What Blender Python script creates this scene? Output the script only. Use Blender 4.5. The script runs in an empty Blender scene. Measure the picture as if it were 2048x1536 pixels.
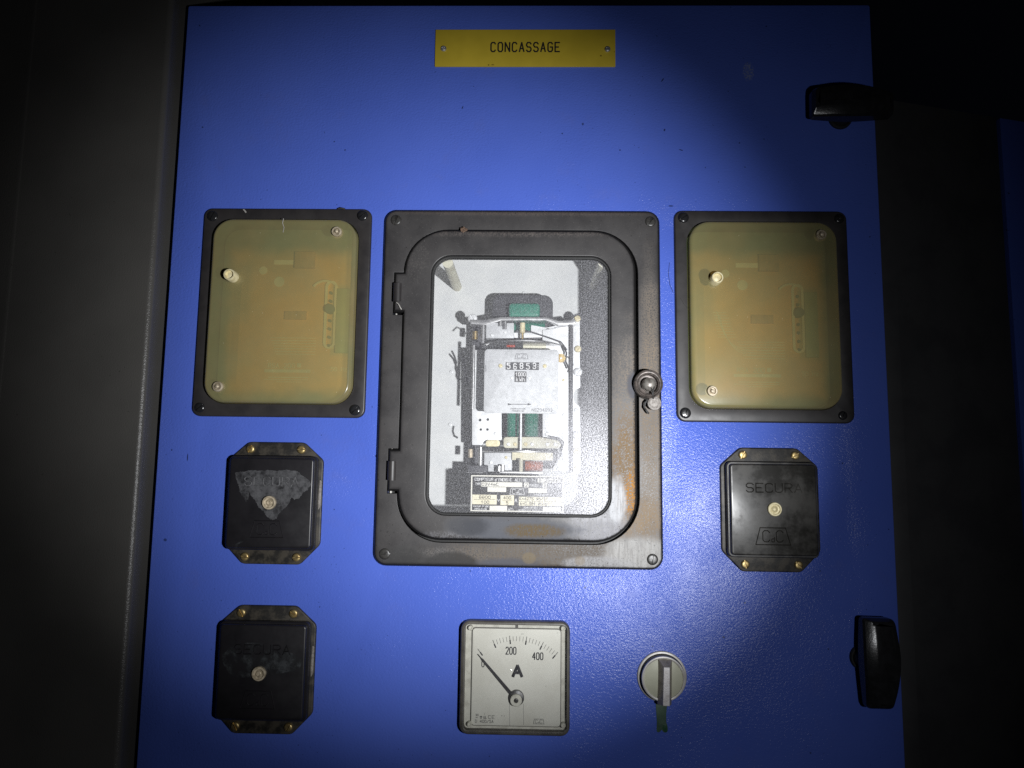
import bpy, bmesh, math, random
from mathutils import Vector, Matrix
random.seed(7)
R = math.radians
SC = bpy.context.scene
COL = SC.collection

# ------------------------------------------------------------------ camera, world, lights, exposure
# world: X right, Z up, the front of the blue door is the plane y = 0, the viewer stands at negative y
DIST = 0.66
pitch, yaw, roll, FPX = R(6.55), R(1.268), R(0.734), 1450.0
cam_d = bpy.data.cameras.new('camera'); cam = bpy.data.objects.new('camera', cam_d); COL.objects.link(cam)
fw = Vector((0, math.cos(pitch), math.sin(pitch))); up = Vector((0, -math.sin(pitch), math.cos(pitch))); rt = Vector((1, 0, 0))
Rz = Matrix.Rotation(yaw, 3, 'Z'); fw, up, rt = Rz @ fw, Rz @ up, Rz @ rt
rt2 = math.cos(roll) * rt + math.sin(roll) * up; up2 = -math.sin(roll) * rt + math.cos(roll) * up
cam.matrix_world = Matrix(((rt2.x, up2.x, -fw.x, 0), (rt2.y, up2.y, -fw.y, -DIST), (rt2.z, up2.z, -fw.z, 0), (0, 0, 0, 1)))
cam_d.sensor_width = 36.0; cam_d.lens = 36.0 * FPX / 2048.0
cam_d.clip_start = 0.01; cam_d.clip_end = 50
SC.camera = cam
SC.render.resolution_x, SC.render.resolution_y = 1024, 768

W = bpy.data.worlds.new('World'); SC.world = W; W.use_nodes = True
W.node_tree.nodes['Background'].inputs[0].default_value = (0.5, 0.6, 1.0, 1)
W.node_tree.nodes['Background'].inputs[1].default_value = 0.0012


def torch(name, loc, target, power, deg, blend, radius, color):
    d = bpy.data.lights.new(name, 'SPOT'); o = bpy.data.objects.new(name, d); COL.objects.link(o)
    o.location = loc
    o.rotation_euler = (Vector(target) - Vector(loc)).to_track_quat('-Z', 'Y').to_euler()
    d.energy = power; d.spot_size = R(deg); d.spot_blend = blend; d.shadow_soft_size = radius; d.color = color
    return o


LP = (0.212, -0.66, -0.05)
torch('torch_beam', LP, (-0.044, 0, 0.076), 25.5, 57, 0.88, 0.010, (0.97, 0.985, 1.0))
torch('torch_core', LP, (-0.004, 0, 0.045), 7.0, 40, 1.0, 0.010, (1.0, 1.0, 1.0))
torch('torch_spill', LP, (-0.05, 0, 0.03), 3.1, 110, 1.0, 0.011, (0.95, 0.97, 1.0))

SC.view_settings.view_transform = 'Standard'; SC.view_settings.look = 'None'
SC.view_settings.exposure = 0.0; SC.view_settings.gamma = 1.0; SC.view_settings.use_curve_mapping = False
SC.render.engine = 'CYCLES'
SC.cycles.use_denoising = False
SC.cycles.max_bounces = 8; SC.cycles.transparent_max_bounces = 16
SC.cycles.sample_clamp_indirect = 4.0


# ------------------------------------------------------------------ measuring helper: photo point at height h (mm) in front of the door -> mm
def at(px, py, h=0.0):
    d = fw + rt2 * ((px - 1024) / FPX) - up2 * ((py - 768) / FPX)
    t = (DIST * 1000 - h) / d.y
    return d.x * t, d.z * t


# ------------------------------------------------------------------ materials
class NT:
    def __init__(s, name):
        s.m = bpy.data.materials.new(name); s.m.use_nodes = True; s.t = s.m.node_tree
        s.t.nodes.clear(); s.out = s.n('ShaderNodeOutputMaterial')
        s.tc = s.n('ShaderNodeTexCoord')

    def n(s, typ, **kw):
        nd = s.t.nodes.new(typ)
        for k, v in kw.items(): setattr(nd, k, v)
        return nd

    def l(s, a, b): s.t.links.new(a, b)

    def put(s, sock, v):
        if hasattr(v, 'is_output'): s.l(v, sock)
        elif isinstance(v, (tuple, list)) and len(v) == 3 and sock.type == 'RGBA': sock.default_value = (*v, 1)
        else: sock.default_value = v

    def math(s, op, a, b=0.0, c=None, clamp=False):
        nd = s.n('ShaderNodeMath', operation=op, use_clamp=clamp)
        s.put(nd.inputs[0], a); s.put(nd.inputs[1], b)
        if c is not None: s.put(nd.inputs[2], c)
        return nd.outputs[0]

    def noise(s, scale, detail=3.0, rough=0.55, dist=0.0, stretch=None, seed=0.0):
        nd = s.n('ShaderNodeTexNoise'); nd.inputs['Scale'].default_value = scale; nd.inputs['Detail'].default_value = detail
        nd.inputs['Roughness'].default_value = rough; nd.inputs['Distortion'].default_value = dist
        mp = s.n('ShaderNodeMapping'); s.l(s.tc.outputs['Object'], mp.inputs[0]); mp.inputs['Location'].default_value = (seed, seed * .7, seed * .3)
        if stretch: mp.inputs['Scale'].default_value = stretch
        s.l(mp.outputs[0], nd.inputs['Vector'])
        return nd.outputs['Fac']

    def ramp(s, v, a, b, lo=0.0, hi=1.0):
        nd = s.n('ShaderNodeMapRange', interpolation_type='SMOOTHSTEP'); s.put(nd.inputs[0], v)
        nd.inputs[1].default_value = a; nd.inputs[2].default_value = b; nd.inputs[3].default_value = lo; nd.inputs[4].default_value = hi
        return nd.outputs[0]

    def mix(s, f, a, b):
        nd = s.n('ShaderNodeMix', data_type='RGBA'); s.put(nd.inputs[0], f); s.put(nd.inputs[6], a); s.put(nd.inputs[7], b)
        return nd.outputs[2]

    def blob(s, cx, cz, rx, rz, amp=0.5, nscale=60.0, soft=0.25, rot=0.0):
        """a stain with an uneven outline; centre and radii in mm in the thing's own space"""
        mp = s.n('ShaderNodeMapping', vector_type='TEXTURE'); s.l(s.tc.outputs['Object'], mp.inputs[0])
        mp.inputs['Location'].default_value = (cx / 1000, 0, cz / 1000); mp.inputs['Rotation'].default_value = (0, rot, 0)
        mp.inputs['Scale'].default_value = (rx / 1000, 1000, rz / 1000)
        ln = s.n('ShaderNodeVectorMath', operation='LENGTH'); s.l(mp.outputs[0], ln.inputs[0])
        nz = s.noise(nscale, 6.0, 0.68, seed=cx * .01 + cz * .02)
        v = s.math('ADD', ln.outputs['Value'], s.math('MULTIPLY', s.math('SUBTRACT', nz, 0.5), amp * 2))
        return s.ramp(v, 1 + soft, 1 - soft)

    def bump(s, h, strength, dist=0.0005, normal=None):
        b = s.n('ShaderNodeBump'); b.inputs['Strength'].default_value = strength; b.inputs['Distance'].default_value = dist
        s.put(b.inputs['Height'], h)
        if normal is not None: s.l(normal, b.inputs['Normal'])
        return b.outputs[0]

    def bsdf(s, color, rough=0.5, metal=0.0, spec=0.5, normal=None, coat=0.0, link=True):
        p = s.n('ShaderNodeBsdfPrincipled'); s.put(p.inputs['Base Color'], color); s.put(p.inputs['Roughness'], rough)
        s.put(p.inputs['Metallic'], metal); s.put(p.inputs['Specular IOR Level'], spec)
        p.inputs['Coat Weight'].default_value = coat
        if normal is not None: s.l(normal, p.inputs['Normal'])
        if link: s.l(p.outputs[0], s.out.inputs[0])
        return p.outputs[0]


M = {}


def simple(name, c1, c2=None, rough=0.5, metal=0.0, nscale=150.0, bscale=900.0, bstr=0.15, lo=0.4, hi=0.65, spec=0.5, bdist=0.0003, coat=0.0, rvar=0.1):
    t = NT(name)
    nz = t.noise(nscale, 5.0, 0.6)
    f = t.ramp(nz, lo, hi)
    col = t.mix(f, c1, c2 or tuple(c * 0.75 for c in c1))
    rg = t.math('ADD', rough - rvar / 2, t.math('MULTIPLY', t.noise(nscale * 2.3, 3, seed=3.1), rvar * 1.2))
    t.bsdf(col, rg, metal, spec, t.bump(t.noise(bscale, 2.0), bstr, bdist) if bstr else None, coat)
    M[name] = t.m
    return t.m


# blue stove-enamelled door: slight orange peel, dirt specks, a scuff
t = NT('blue_enamel')
base = t.mix(t.ramp(t.noise(7, 4, 0.6), 0.3, 0.7), (0.074, 0.130, 0.53), (0.084, 0.143, 0.56))
sp = t.math('MULTIPLY', t.ramp(t.noise(480, 1.0, 0.4, seed=5), 0.735, 0.765), t.ramp(t.noise(11, 3, 0.6, seed=21), 0.42, 0.6, 0.1, 1.0))
sp = t.math('ADD', sp, t.ramp(t.noise(210, 0.5, 0.4, seed=35), 0.80, 0.82), clamp=True)
base = t.mix(t.math('MULTIPLY', sp, 0.7), base, (0.012, 0.02, 0.06))
dirt = t.ramp(t.noise(26, 6, 0.7, seed=2), 0.56, 0.8)
base = t.mix(t.math('MULTIPLY', dirt, 0.35), base, (0.10, 0.13, 0.42))
sx, sz = at(1497, 143)
sc = t.blob(sx, sz, 5.0, 9.0, 0.45, 260, 0.2)
scn = t.math('MULTIPLY', sc, t.ramp(t.noise(500, 4, 0.7, seed=9), 0.42, 0.6))
base = t.mix(t.math('MULTIPLY', scn, 0.55), base, (0.34, 0.38, 0.42))
for (px, py, a, b, ro) in ((1325, 160, 0.6, 2.2, 0.6), (1329, 260, 0.8, 1.2, 0.3), (375, 915, 0.5, 3.2, 0), (752, 912, 0.8, 1.0, 0), (1342, 412, 2.2, 0.6, 0), (1362, 300, 2, 0.5, 0.3), (925, 215, .5, 1.6, .4), (1240, 300, .7, .7, 0), (690, 300, .6, .8, 0), (1170, 1175, .7, .9, 0)):
    cx, cz = at(px, py)
    base = t.mix(t.math('MULTIPLY', t.blob(cx, cz, a, b, 0.3, 900, 0.3, ro), 0.85), base, (0.01, 0.012, 0.03))
fine = t.noise(470, 3.0, 0.6, stretch=(1, 1, 1.25)); big = t.noise(200, 2, 0.5, seed=4)
pat = t.ramp(t.noise(16, 2, seed=8), 0.3, 0.75, 0.55, 1.0)
hgt = t.math('MULTIPLY', t.math('ADD', t.math('MULTIPLY', fine, 0.7), t.math('MULTIPLY', big, 0.25)), pat)
t.bsdf(base, t.math('ADD', 0.19, t.math('MULTIPLY', dirt, 0.12)), 0.0, 0.2, t.bump(hgt, 0.72, 0.00105))
M['blue_enamel'] = t.m

# grey textured paint of the neighbour cabinet
t = NT('grey_paint')
c = t.mix(t.ramp(t.noise(9, 4), 0.35, 0.7), (0.092, 0.088, 0.082), (0.077, 0.074, 0.069))
c = t.mix(t.math('MULTIPLY', t.ramp(t.noise(300, 2, seed=3), 0.72, 0.78), 0.6), c, (0.03, 0.03, 0.025))
t.bsdf(c, 0.27, 0, 0.4, t.bump(t.noise(800, 3, 0.6), 0.6, 0.0006))
M['grey_paint'] = t.m
simple('cabinet_dark', (0.012, 0.012, 0.013), rough=0.7)
simple('grey_recess', (0.045, 0.045, 0.047), (0.035, 0.035, 0.038), rough=0.55, nscale=20)

# bakelite
simple('black_bakelite', (0.030, 0.027, 0.027), (0.022, 0.020, 0.021), rough=0.42, nscale=45, bscale=260, bstr=0.06, rvar=0.22)
simple('black_cover', (0.0135, 0.0125, 0.0145), (0.010, 0.0095, 0.011), rough=0.34, nscale=40, bscale=200, bstr=0.05, rvar=0.2)
simple('flange_bakelite', (0.050, 0.043, 0.033), (0.012, 0.011, 0.010), rough=0.5, nscale=110, bstr=0.2, lo=0.38, hi=0.6)
t = NT('smudged_cover')
c = t.mix(t.ramp(t.noise(38, 5, 0.65), 0.38, 0.68), (0.019, 0.018, 0.016), (0.055, 0.052, 0.047))
t.bsdf(c, t.ramp(t.noise(38, 5, 0.65), 0.38, 0.68, 0.3, 0.55), 0, 0.5, t.bump(t.noise(200, 2), 0.05, 0.0003))
M['smudged_cover'] = t.m
def film(name, c1, c2, lo, hi, ns):
    t = NT(name)
    nz = t.noise(ns, 6, 0.7)
    p = t.bsdf(t.mix(t.ramp(nz, 0.35, 0.7), c2, c1), 0.65, 0, 0.4, t.bump(t.noise(600, 3), 0.5, 0.0004), link=False)
    tr = t.n('ShaderNodeBsdfTransparent'); mx = t.n('ShaderNodeMixShader')
    t.l(t.ramp(nz, lo, hi), mx.inputs[0]); t.l(tr.outputs[0], mx.inputs[1]); t.l(p, mx.inputs[2]); t.l(mx.outputs[0], t.out.inputs[0])
    M[name] = t.m


film('residue', (0.085, 0.085, 0.09), (0.03, 0.03, 0.033), 0.24, 0.5, 120)
simple('residue_relief', (0.12, 0.12, 0.125), (0.05, 0.05, 0.052), rough=0.6, nscale=260, bstr=0.3)
film('faint_residue', (0.035, 0.038, 0.042), (0.018, 0.020, 0.022), 0.42, 0.66, 70)
simple('handle_black', (0.012, 0.012, 0.013), (0.018, 0.018, 0.020), rough=0.22, nscale=120, bscale=800, bstr=0.22, bdist=0.0003, rvar=0.06)
simple('brass', (0.50, 0.38, 0.17), (0.30, 0.21, 0.09), rough=0.42, metal=0.85, nscale=300)
simple('dull_brass', (0.55, 0.47, 0.35), (0.30, 0.25, 0.17), rough=0.5, metal=0.35, nscale=260)
simple('pale_brass', (0.80, 0.72, 0.46), (0.62, 0.54, 0.32), rough=0.5, metal=0.12, nscale=260)
simple('steel', (0.62, 0.62, 0.62), (0.42, 0.42, 0.43), rough=0.34, metal=0.85, nscale=200, bstr=0.1)
simple('dark_steel', (0.12, 0.12, 0.12), (0.05, 0.048, 0.045), rough=0.42, metal=0.6, nscale=300)
simple('worn_ring', (0.12, 0.10, 0.09), (0.05, 0.044, 0.04), rough=0.4, metal=0.3, nscale=260, bstr=0.2)
simple('worn_steel', (0.34, 0.32, 0.29), (0.16, 0.145, 0.13), rough=0.4, metal=0.55, nscale=300, bstr=0.3)
simple('screw_black', (0.045, 0.043, 0.040), (0.02, 0.019, 0.018), rough=0.36, metal=0.1, nscale=400, bstr=0.2)
simple('slot_dirt', (0.02, 0.018, 0.015), rough=0.8)
simple('zinc', (0.86, 0.87, 0.88), (0.74, 0.75, 0.76), rough=0.45, metal=0.2, nscale=140, bstr=0.1)
simple('aluminium_plate', (0.62, 0.63, 0.645), (0.50, 0.51, 0.52), rough=0.55, metal=0.15, nscale=220, bscale=1500, bstr=0.12, lo=0.3, hi=0.75)
simple('back_plate', (0.66, 0.675, 0.68), (0.74, 0.75, 0.74), rough=0.6, metal=0.05, nscale=35, lo=0.3, hi=0.7)
simple('case_wall', (0.62, 0.61, 0.57), (0.54, 0.53, 0.49), rough=0.6, nscale=25)
simple('cream_plastic', (0.66, 0.64, 0.50), (0.55, 0.52, 0.40), rough=0.5, nscale=60)
simple('green_coil', (0.015, 0.22, 0.145), (0.01, 0.15, 0.10), rough=0.45, nscale=400)
simple('iron_core', (0.055, 0.055, 0.062), (0.035, 0.035, 0.04), rough=0.6, nscale=200)
simple('red_wire', (0.55, 0.07, 0.03), (0.35, 0.035, 0.015), rough=0.35, nscale=500)
simple('copper_wire', (0.60, 0.17, 0.05), (0.35, 0.08, 0.02), rough=0.3, metal=0.3, nscale=500)
simple('wire_black', (0.012, 0.012, 0.012), rough=0.4)
simple('ink_black', (0.012, 0.011, 0.012), rough=0.5, bstr=0)
simple('ink_grey', (0.11, 0.11, 0.12), rough=0.6, bstr=0)
simple('label_black', (0.02, 0.019, 0.019), (0.032, 0.03, 0.03), rough=0.5, nscale=300)
simple('label_white', (0.80, 0.78, 0.70), (0.72, 0.70, 0.62), rough=0.5, nscale=100, bstr=0)
simple('label_cream', (0.78, 0.74, 0.56), (0.76, 0.70, 0.5), rough=0.5, nscale=100, bstr=0)
simple('digit_white', (0.85, 0.85, 0.85), rough=0.5, bstr=0)
simple('counter_dark', (0.03, 0.03, 0.035), rough=0.4)
simple('gasket', (0.012, 0.012, 0.012), rough=0.6)
simple('lead', (0.30, 0.28, 0.26), (0.18, 0.16, 0.145), rough=0.6, metal=0.2, nscale=500, bstr=0.5)
simple('mud', (0.20, 0.13, 0.09), (0.08, 0.05, 0.035), rough=0.9, nscale=900, bstr=0.8, bdist=0.001)
simple('cobweb', (0.45, 0.43, 0.40), rough=0.8, bstr=0)
simple('hair', (0.03, 0.028, 0.025), rough=0.6, bstr=0)
simple('paint_run', (0.075, 0.13, 0.09), (0.055, 0.10, 0.075), rough=0.33, nscale=160, bscale=300, bstr=0.3)
simple('paint_run_edge', (0.025, 0.085, 0.045), (0.035, 0.10, 0.055), rough=0.3, nscale=300)
simple('bezel_silver', (0.60, 0.58, 0.55), (0.46, 0.44, 0.41), rough=0.42, metal=0.25, nscale=160, bstr=0.1)
simple('grip_metal', (0.62, 0.60, 0.60), (0.50, 0.47, 0.46), rough=0.45, metal=0.4, nscale=260, bstr=0.25)
simple('grip_side', (0.30, 0.27, 0.235), (0.22, 0.20, 0.17), rough=0.5, metal=0.2, nscale=200)
simple('ivory_disc', (0.50, 0.50, 0.39), (0.44, 0.44, 0.34), rough=0.45, nscale=35, bstr=0.03)
simple('housing_brown', (0.095, 0.088, 0.074), (0.06, 0.055, 0.047), rough=0.4, nscale=80)
simple('rim_cream', (0.52, 0.51, 0.44), (0.40, 0.39, 0.33), rough=0.45, nscale=120)

# engraved yellow laminate
t = NT('yellow_laminate')
c = t.mix(t.ramp(t.noise(30, 4), 0.3, 0.7), (0.50, 0.375, 0.035), (0.44, 0.33, 0.03))
for (x, z, a, b) in ((-35, -17.5, .7, .8), (-31, -17.3, 1.4, .5), (73, -8, .9, .8), (86, -4, .5, .5)):
    c = t.mix(t.math('MULTIPLY', t.blob(x, z, a, b, 0.3, 900), 0.7), c, (0.06, 0.03, 0.01))
t.bsdf(c, 0.38, 0, 0.4, t.bump(t.noise(1200, 2, stretch=(.2, 1, 1)), 0.08, 0.0002))
M['yellow_laminate'] = t.m

# stained frame / door of the large meter (spaces: mm from the meter's centre)
def stained(name, blobs, c0=(0.056, 0.053, 0.053), c1=(0.036, 0.034, 0.035)):
    t = NT(name)
    c = t.mix(t.ramp(t.noise(35, 5, 0.6), 0.35, 0.7), c0, c1)
    grain = t.noise(800, 4, 0.7, seed=1.7)
    streak = t.noise(420, 4, 0.65, stretch=(1, 1, .12), seed=8.3)
    rg = 0.42
    for (x, z, rx, rz, col, st, gr, amp, soft) in blobs:
        m = t.blob(x, z, rx, rz, amp, 45, soft)
        if gr: m = t.math('MULTIPLY', m, t.math('MULTIPLY', t.ramp(grain, gr - .10, gr + .10), t.ramp(streak, .34, .6, .6, 1.0)))
        m = t.math('MULTIPLY', m, st)
        c = t.mix(m, c, col)
        rg = t.math('ADD', rg, t.math('MULTIPLY', m, 0.3))
    pit = t.ramp(t.noise(520, 3, 0.6, seed=13), 0.66, 0.70)
    c = t.mix(t.math('MULTIPLY', pit, 0.75), c, (0.012, 0.011, 0.010))
    du = t.ramp(t.noise(1200, 2, 0.5, seed=6), 0.66, 0.75)
    c = t.mix(t.math('MULTIPLY', du, 0.16), c, (0.4, 0.38, 0.36))
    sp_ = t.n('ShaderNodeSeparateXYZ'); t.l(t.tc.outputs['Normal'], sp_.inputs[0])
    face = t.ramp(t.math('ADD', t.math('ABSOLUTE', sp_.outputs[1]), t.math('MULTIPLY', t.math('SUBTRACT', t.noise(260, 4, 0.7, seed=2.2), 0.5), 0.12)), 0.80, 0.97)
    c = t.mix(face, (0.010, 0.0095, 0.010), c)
    t.bsdf(c, rg, 0, 0.45, t.bump(t.noise(700, 3), 0.12, 0.0003))
    M[name] = t.m


TAN = (0.25, 0.195, 0.14); ORG = (0.50, 0.22, 0.03); WHT = (0.36, 0.37, 0.40); BLU = (0.075, 0.08, 0.10)
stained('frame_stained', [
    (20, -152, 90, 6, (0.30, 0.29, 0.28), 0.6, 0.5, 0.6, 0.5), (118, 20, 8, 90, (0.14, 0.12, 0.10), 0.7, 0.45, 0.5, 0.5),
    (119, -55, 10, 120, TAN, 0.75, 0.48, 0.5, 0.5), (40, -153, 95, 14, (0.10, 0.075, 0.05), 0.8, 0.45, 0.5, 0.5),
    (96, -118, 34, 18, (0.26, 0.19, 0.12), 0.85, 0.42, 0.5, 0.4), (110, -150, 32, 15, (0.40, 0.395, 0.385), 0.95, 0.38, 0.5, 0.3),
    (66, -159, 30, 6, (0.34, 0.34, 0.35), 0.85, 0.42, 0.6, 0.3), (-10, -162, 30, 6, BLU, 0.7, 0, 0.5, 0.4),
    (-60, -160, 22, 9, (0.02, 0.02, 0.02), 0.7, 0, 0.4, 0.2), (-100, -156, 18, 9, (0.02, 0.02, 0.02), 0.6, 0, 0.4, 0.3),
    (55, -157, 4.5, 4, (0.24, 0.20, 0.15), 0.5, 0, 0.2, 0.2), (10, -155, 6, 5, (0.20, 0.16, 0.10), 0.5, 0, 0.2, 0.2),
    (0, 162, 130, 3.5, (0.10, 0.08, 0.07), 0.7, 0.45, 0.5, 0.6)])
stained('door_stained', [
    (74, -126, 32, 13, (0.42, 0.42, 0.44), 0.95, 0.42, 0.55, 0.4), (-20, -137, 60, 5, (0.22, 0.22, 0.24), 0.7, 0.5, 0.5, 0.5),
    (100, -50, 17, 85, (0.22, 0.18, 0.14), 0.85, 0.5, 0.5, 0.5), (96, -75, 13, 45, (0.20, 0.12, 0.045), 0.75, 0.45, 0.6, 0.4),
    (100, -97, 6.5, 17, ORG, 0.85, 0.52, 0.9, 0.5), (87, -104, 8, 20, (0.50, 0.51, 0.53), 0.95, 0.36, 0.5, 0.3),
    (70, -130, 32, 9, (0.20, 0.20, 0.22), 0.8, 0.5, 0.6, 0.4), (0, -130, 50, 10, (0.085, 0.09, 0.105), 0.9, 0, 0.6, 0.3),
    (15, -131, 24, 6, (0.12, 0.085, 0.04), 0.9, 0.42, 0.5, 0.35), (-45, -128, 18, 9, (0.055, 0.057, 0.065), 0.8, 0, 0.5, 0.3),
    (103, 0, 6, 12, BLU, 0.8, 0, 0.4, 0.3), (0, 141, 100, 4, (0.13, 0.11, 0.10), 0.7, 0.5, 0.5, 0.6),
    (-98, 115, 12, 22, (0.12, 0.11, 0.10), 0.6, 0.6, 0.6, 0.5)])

# fogged, yellowed translucent relay cover
def fogged(name, den=0.57):
    t = NT(name)
    c = t.mix(t.ramp(t.noise(22, 4, 0.6), 0.3, 0.7), (0.265, 0.25, 0.125), (0.30, 0.25, 0.12))
    sc = t.ramp(t.noise(700, 1, 0.4, seed=2), 0.80, 0.83)
    c = t.mix(sc, c, (0.7, 0.65, 0.45))
    p = t.bsdf(c, 0.22, 0, 0.5, t.bump(t.noise(300, 2), 0.05, 0.0002), link=False)
    tr = t.n('ShaderNodeBsdfTransparent'); tr.inputs[0].default_value = (0.95, 0.92, 0.75, 1)
    mx = t.n('ShaderNodeMixShader')
    fres = t.n('ShaderNodeLayerWeight'); fres.inputs[0].default_value = 0.35
    f = t.math('ADD', den, t.math('MULTIPLY', fres.outputs['Facing'], 0.5), clamp=True)
    f = t.math('ADD', f, t.math('MULTIPLY', t.math('SUBTRACT', t.noise(40, 4, 0.6, seed=5), 0.5), 0.25), clamp=True)
    t.l(f, mx.inputs[0]); t.l(tr.outputs[0], mx.inputs[1]); t.l(p, mx.inputs[2]); t.l(mx.outputs[0], t.out.inputs[0])
    M[name] = t.m


fogged('fogged_cover')
t = NT('amber_panel')
def softrect(t, cx, cz, hx, hz, soft, amp=0.12, ns=30):
    mp = t.n('ShaderNodeMapping', vector_type='TEXTURE'); t.l(t.tc.outputs['Object'], mp.inputs[0])
    mp.inputs['Location'].default_value = (cx / 1000, 0, cz / 1000); mp.inputs['Scale'].default_value = (hx / 1000, 1, hz / 1000)
    sp = t.n('ShaderNodeSeparateXYZ'); t.l(mp.outputs[0], sp.inputs[0])
    v = t.math('MAXIMUM', t.math('ABSOLUTE', sp.outputs[0]), t.math('ABSOLUTE', sp.outputs[2]))
    v = t.math('ADD', v, t.math('MULTIPLY', t.math('SUBTRACT', t.noise(ns, 4, 0.6, seed=cx), 0.5), amp * 2))
    return t.ramp(v, 1 + soft, 1 - soft)
c = t.mix(t.ramp(t.noise(14, 4), 0.3, 0.7), (0.13, 0.19, 0.09), (0.17, 0.22, 0.10))
am_ = t.mix(t.ramp(t.noise(16, 5, 0.6), 0.35, 0.65), (0.92, 0.50, 0.10), (0.80, 0.46, 0.11))
c = t.mix(t.math('MULTIPLY', softrect(t, 2, -6, 60, 68, 0.12), 0.94), c, am_)
c = t.mix(t.math('MULTIPLY', softrect(t, -22, 54, 34, 12, 0.4), 0.3), c, (0.22, 0.26, 0.11))
c = t.mix(t.math('MULTIPLY', softrect(t, -52, 25, 12, 26, 0.4), 0.35), c, (0.20, 0.24, 0.11))
c = t.mix(t.math('MULTIPLY', softrect(t, -52, -15, 3.5, 50, 0.15), 0.45), c, (0.30, 0.24, 0.08))
c = t.mix(t.math('MULTIPLY', softrect(t, 49, -4, 9, 34, 0.12), 0.6), c, (0.34, 0.40, 0.15))
t.bsdf(c, 0.6); M['amber_panel'] = t.m
simple('amber_light', (0.95, 0.85, 0.40), rough=0.6, nscale=30, bstr=0)
simple('relay_green', (0.40, 0.46, 0.16), (0.33, 0.40, 0.14), rough=0.6, nscale=25)
simple('relay_dark', (0.10, 0.16, 0.08), (0.14, 0.17, 0.08), rough=0.6, nscale=25)
simple('relay_brown', (0.58, 0.34, 0.09), rough=0.6, bstr=0)


def glass(name, dust=0.1, haze=None, rough=0.02):
    t = NT(name)
    tr = t.n('ShaderNodeBsdfTransparent'); gl = t.n('ShaderNodeBsdfGlossy'); gl.inputs['Roughness'].default_value = rough
    lw = t.n('ShaderNodeLayerWeight'); lw.inputs[0].default_value = 0.5
    fr = t.math('ADD', 0.035, t.math('MULTIPLY', t.math('POWER', lw.outputs['Facing'], 5.0), 0.9))
    m1 = t.n('ShaderNodeMixShader'); t.l(fr, m1.inputs[0]); t.l(tr.outputs[0], m1.inputs[1]); t.l(gl.outputs[0], m1.inputs[2])
    du = t.n('ShaderNodeBsdfPrincipled'); du.inputs['Base Color'].default_value = (0.70, 0.70, 0.76, 1); du.inputs['Roughness'].default_value = 0.42
    du.inputs['Specular IOR Level'].default_value = 1.0
    sp = t.ramp(t.noise(900, 3, 0.75), 0.5, 0.7)
    f = t.math('MULTIPLY', sp, dust)
    f = t.math('ADD', f, dust * 0.18)
    if haze:
        for (x, z, rx, rz, st) in haze:
            b = t.blob(x, z, rx, rz, 0.35, 60, 0.7)
            f = t.math('ADD', f, t.math('MULTIPLY', t.math('MULTIPLY', b, t.ramp(t.noise(900, 3, 0.75), 0.38, 0.62)), st), clamp=True)
    m2 = t.n('ShaderNodeMixShader'); t.l(f, m2.inputs[0]); t.l(m1.outputs[0], m2.inputs[1]); t.l(du.outputs[0], m2.inputs[2])
    t.l(m2.outputs[0], t.out.inputs[0]); M[name] = t.m


glass('dusty_glass', 0.215, [(60, -95, 42, 60, 0.40), (70, -20, 20, 110, 0.12)])
glass('clear_cover', 0.06)
t = NT('dial_face')
c = t.mix(t.ramp(t.noise(25, 4), 0.3, 0.7), (0.50, 0.49, 0.425), (0.58, 0.575, 0.51))
sp = t.ramp(t.noise(330, 2, 0.5, seed=4), 0.70, 0.80)
c = t.mix(t.math('MULTIPLY', sp, 0.4), c, (0.2, 0.2, 0.17))
t.bsdf(c, 0.55)
M['dial_face'] = t.m

# ------------------------------------------------------------------ mesh helpers (all lengths in mm; h = height towards the viewer)
def V3(x, z, h): return Vector((x / 1000, -h / 1000, z / 1000))


def rrect(w, hh, r, cx=0, cz=0, seg=8):
    pts = []
    for qx, qz, a0 in ((1, 1, 0), (-1, 1, 90), (-1, -1, 180), (1, -1, 270)):
        for i in range(seg + 1):
            a = R(a0 + 90 * i / seg)
            pts.append((cx + qx * (w / 2 - r) + r * math.cos(a), cz + qz * (hh / 2 - r) + r * math.sin(a)))
    return pts


def circle(r, cx=0, cz=0, n=36, rz=None):
    return [(cx + r * math.cos(2 * math.pi * i / n), cz + (rz or r) * math.sin(2 * math.pi * i / n)) for i in range(n)]


def offset(pts, d):
    """inset a counter-clockwise outline by d"""
    n = len(pts); out = []
    for i in range(n):
        p0, p1, p2 = Vector(pts[i - 1]), Vector(pts[i]), Vector(pts[(i + 1) % n])
        e1, e2 = (p1 - p0), (p2 - p1)
        if e1.length < 1e-6: e1 = e2
        if e2.length < 1e-6: e2 = e1
        e1.normalize(); e2.normalize()
        n1, n2 = Vector((-e1.y, e1.x)), Vector((-e2.y, e2.x)); m = n1 + n2
        if m.length < 1e-6: m = n1
        m.normalize(); k = d / max(0.35, m.dot(n1))
        out.append((p1.x + m.x * k, p1.y + m.y * k))
    return out


def box_round(pts, r, seg=4):
    """round the corners of a polygon"""
    out = []; n = len(pts)
    for i in range(n):
        p0, p1, p2 = Vector(pts[i - 1]), Vector(pts[i]), Vector(pts[(i + 1) % n])
        rr = r[i] if isinstance(r, (list, tuple)) else r
        a, b = (p0 - p1).normalized(), (p2 - p1).normalized()
        rr = min(rr, (p0 - p1).length * .49, (p2 - p1).length * .49)
        for k in range(seg + 1):
            u = k / seg
            q = (1 - u) ** 2 * (p1 + a * rr) + 2 * u * (1 - u) * p1 + u * u * (p1 + b * rr)
            out.append((q.x, q.y))
    return out


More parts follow.
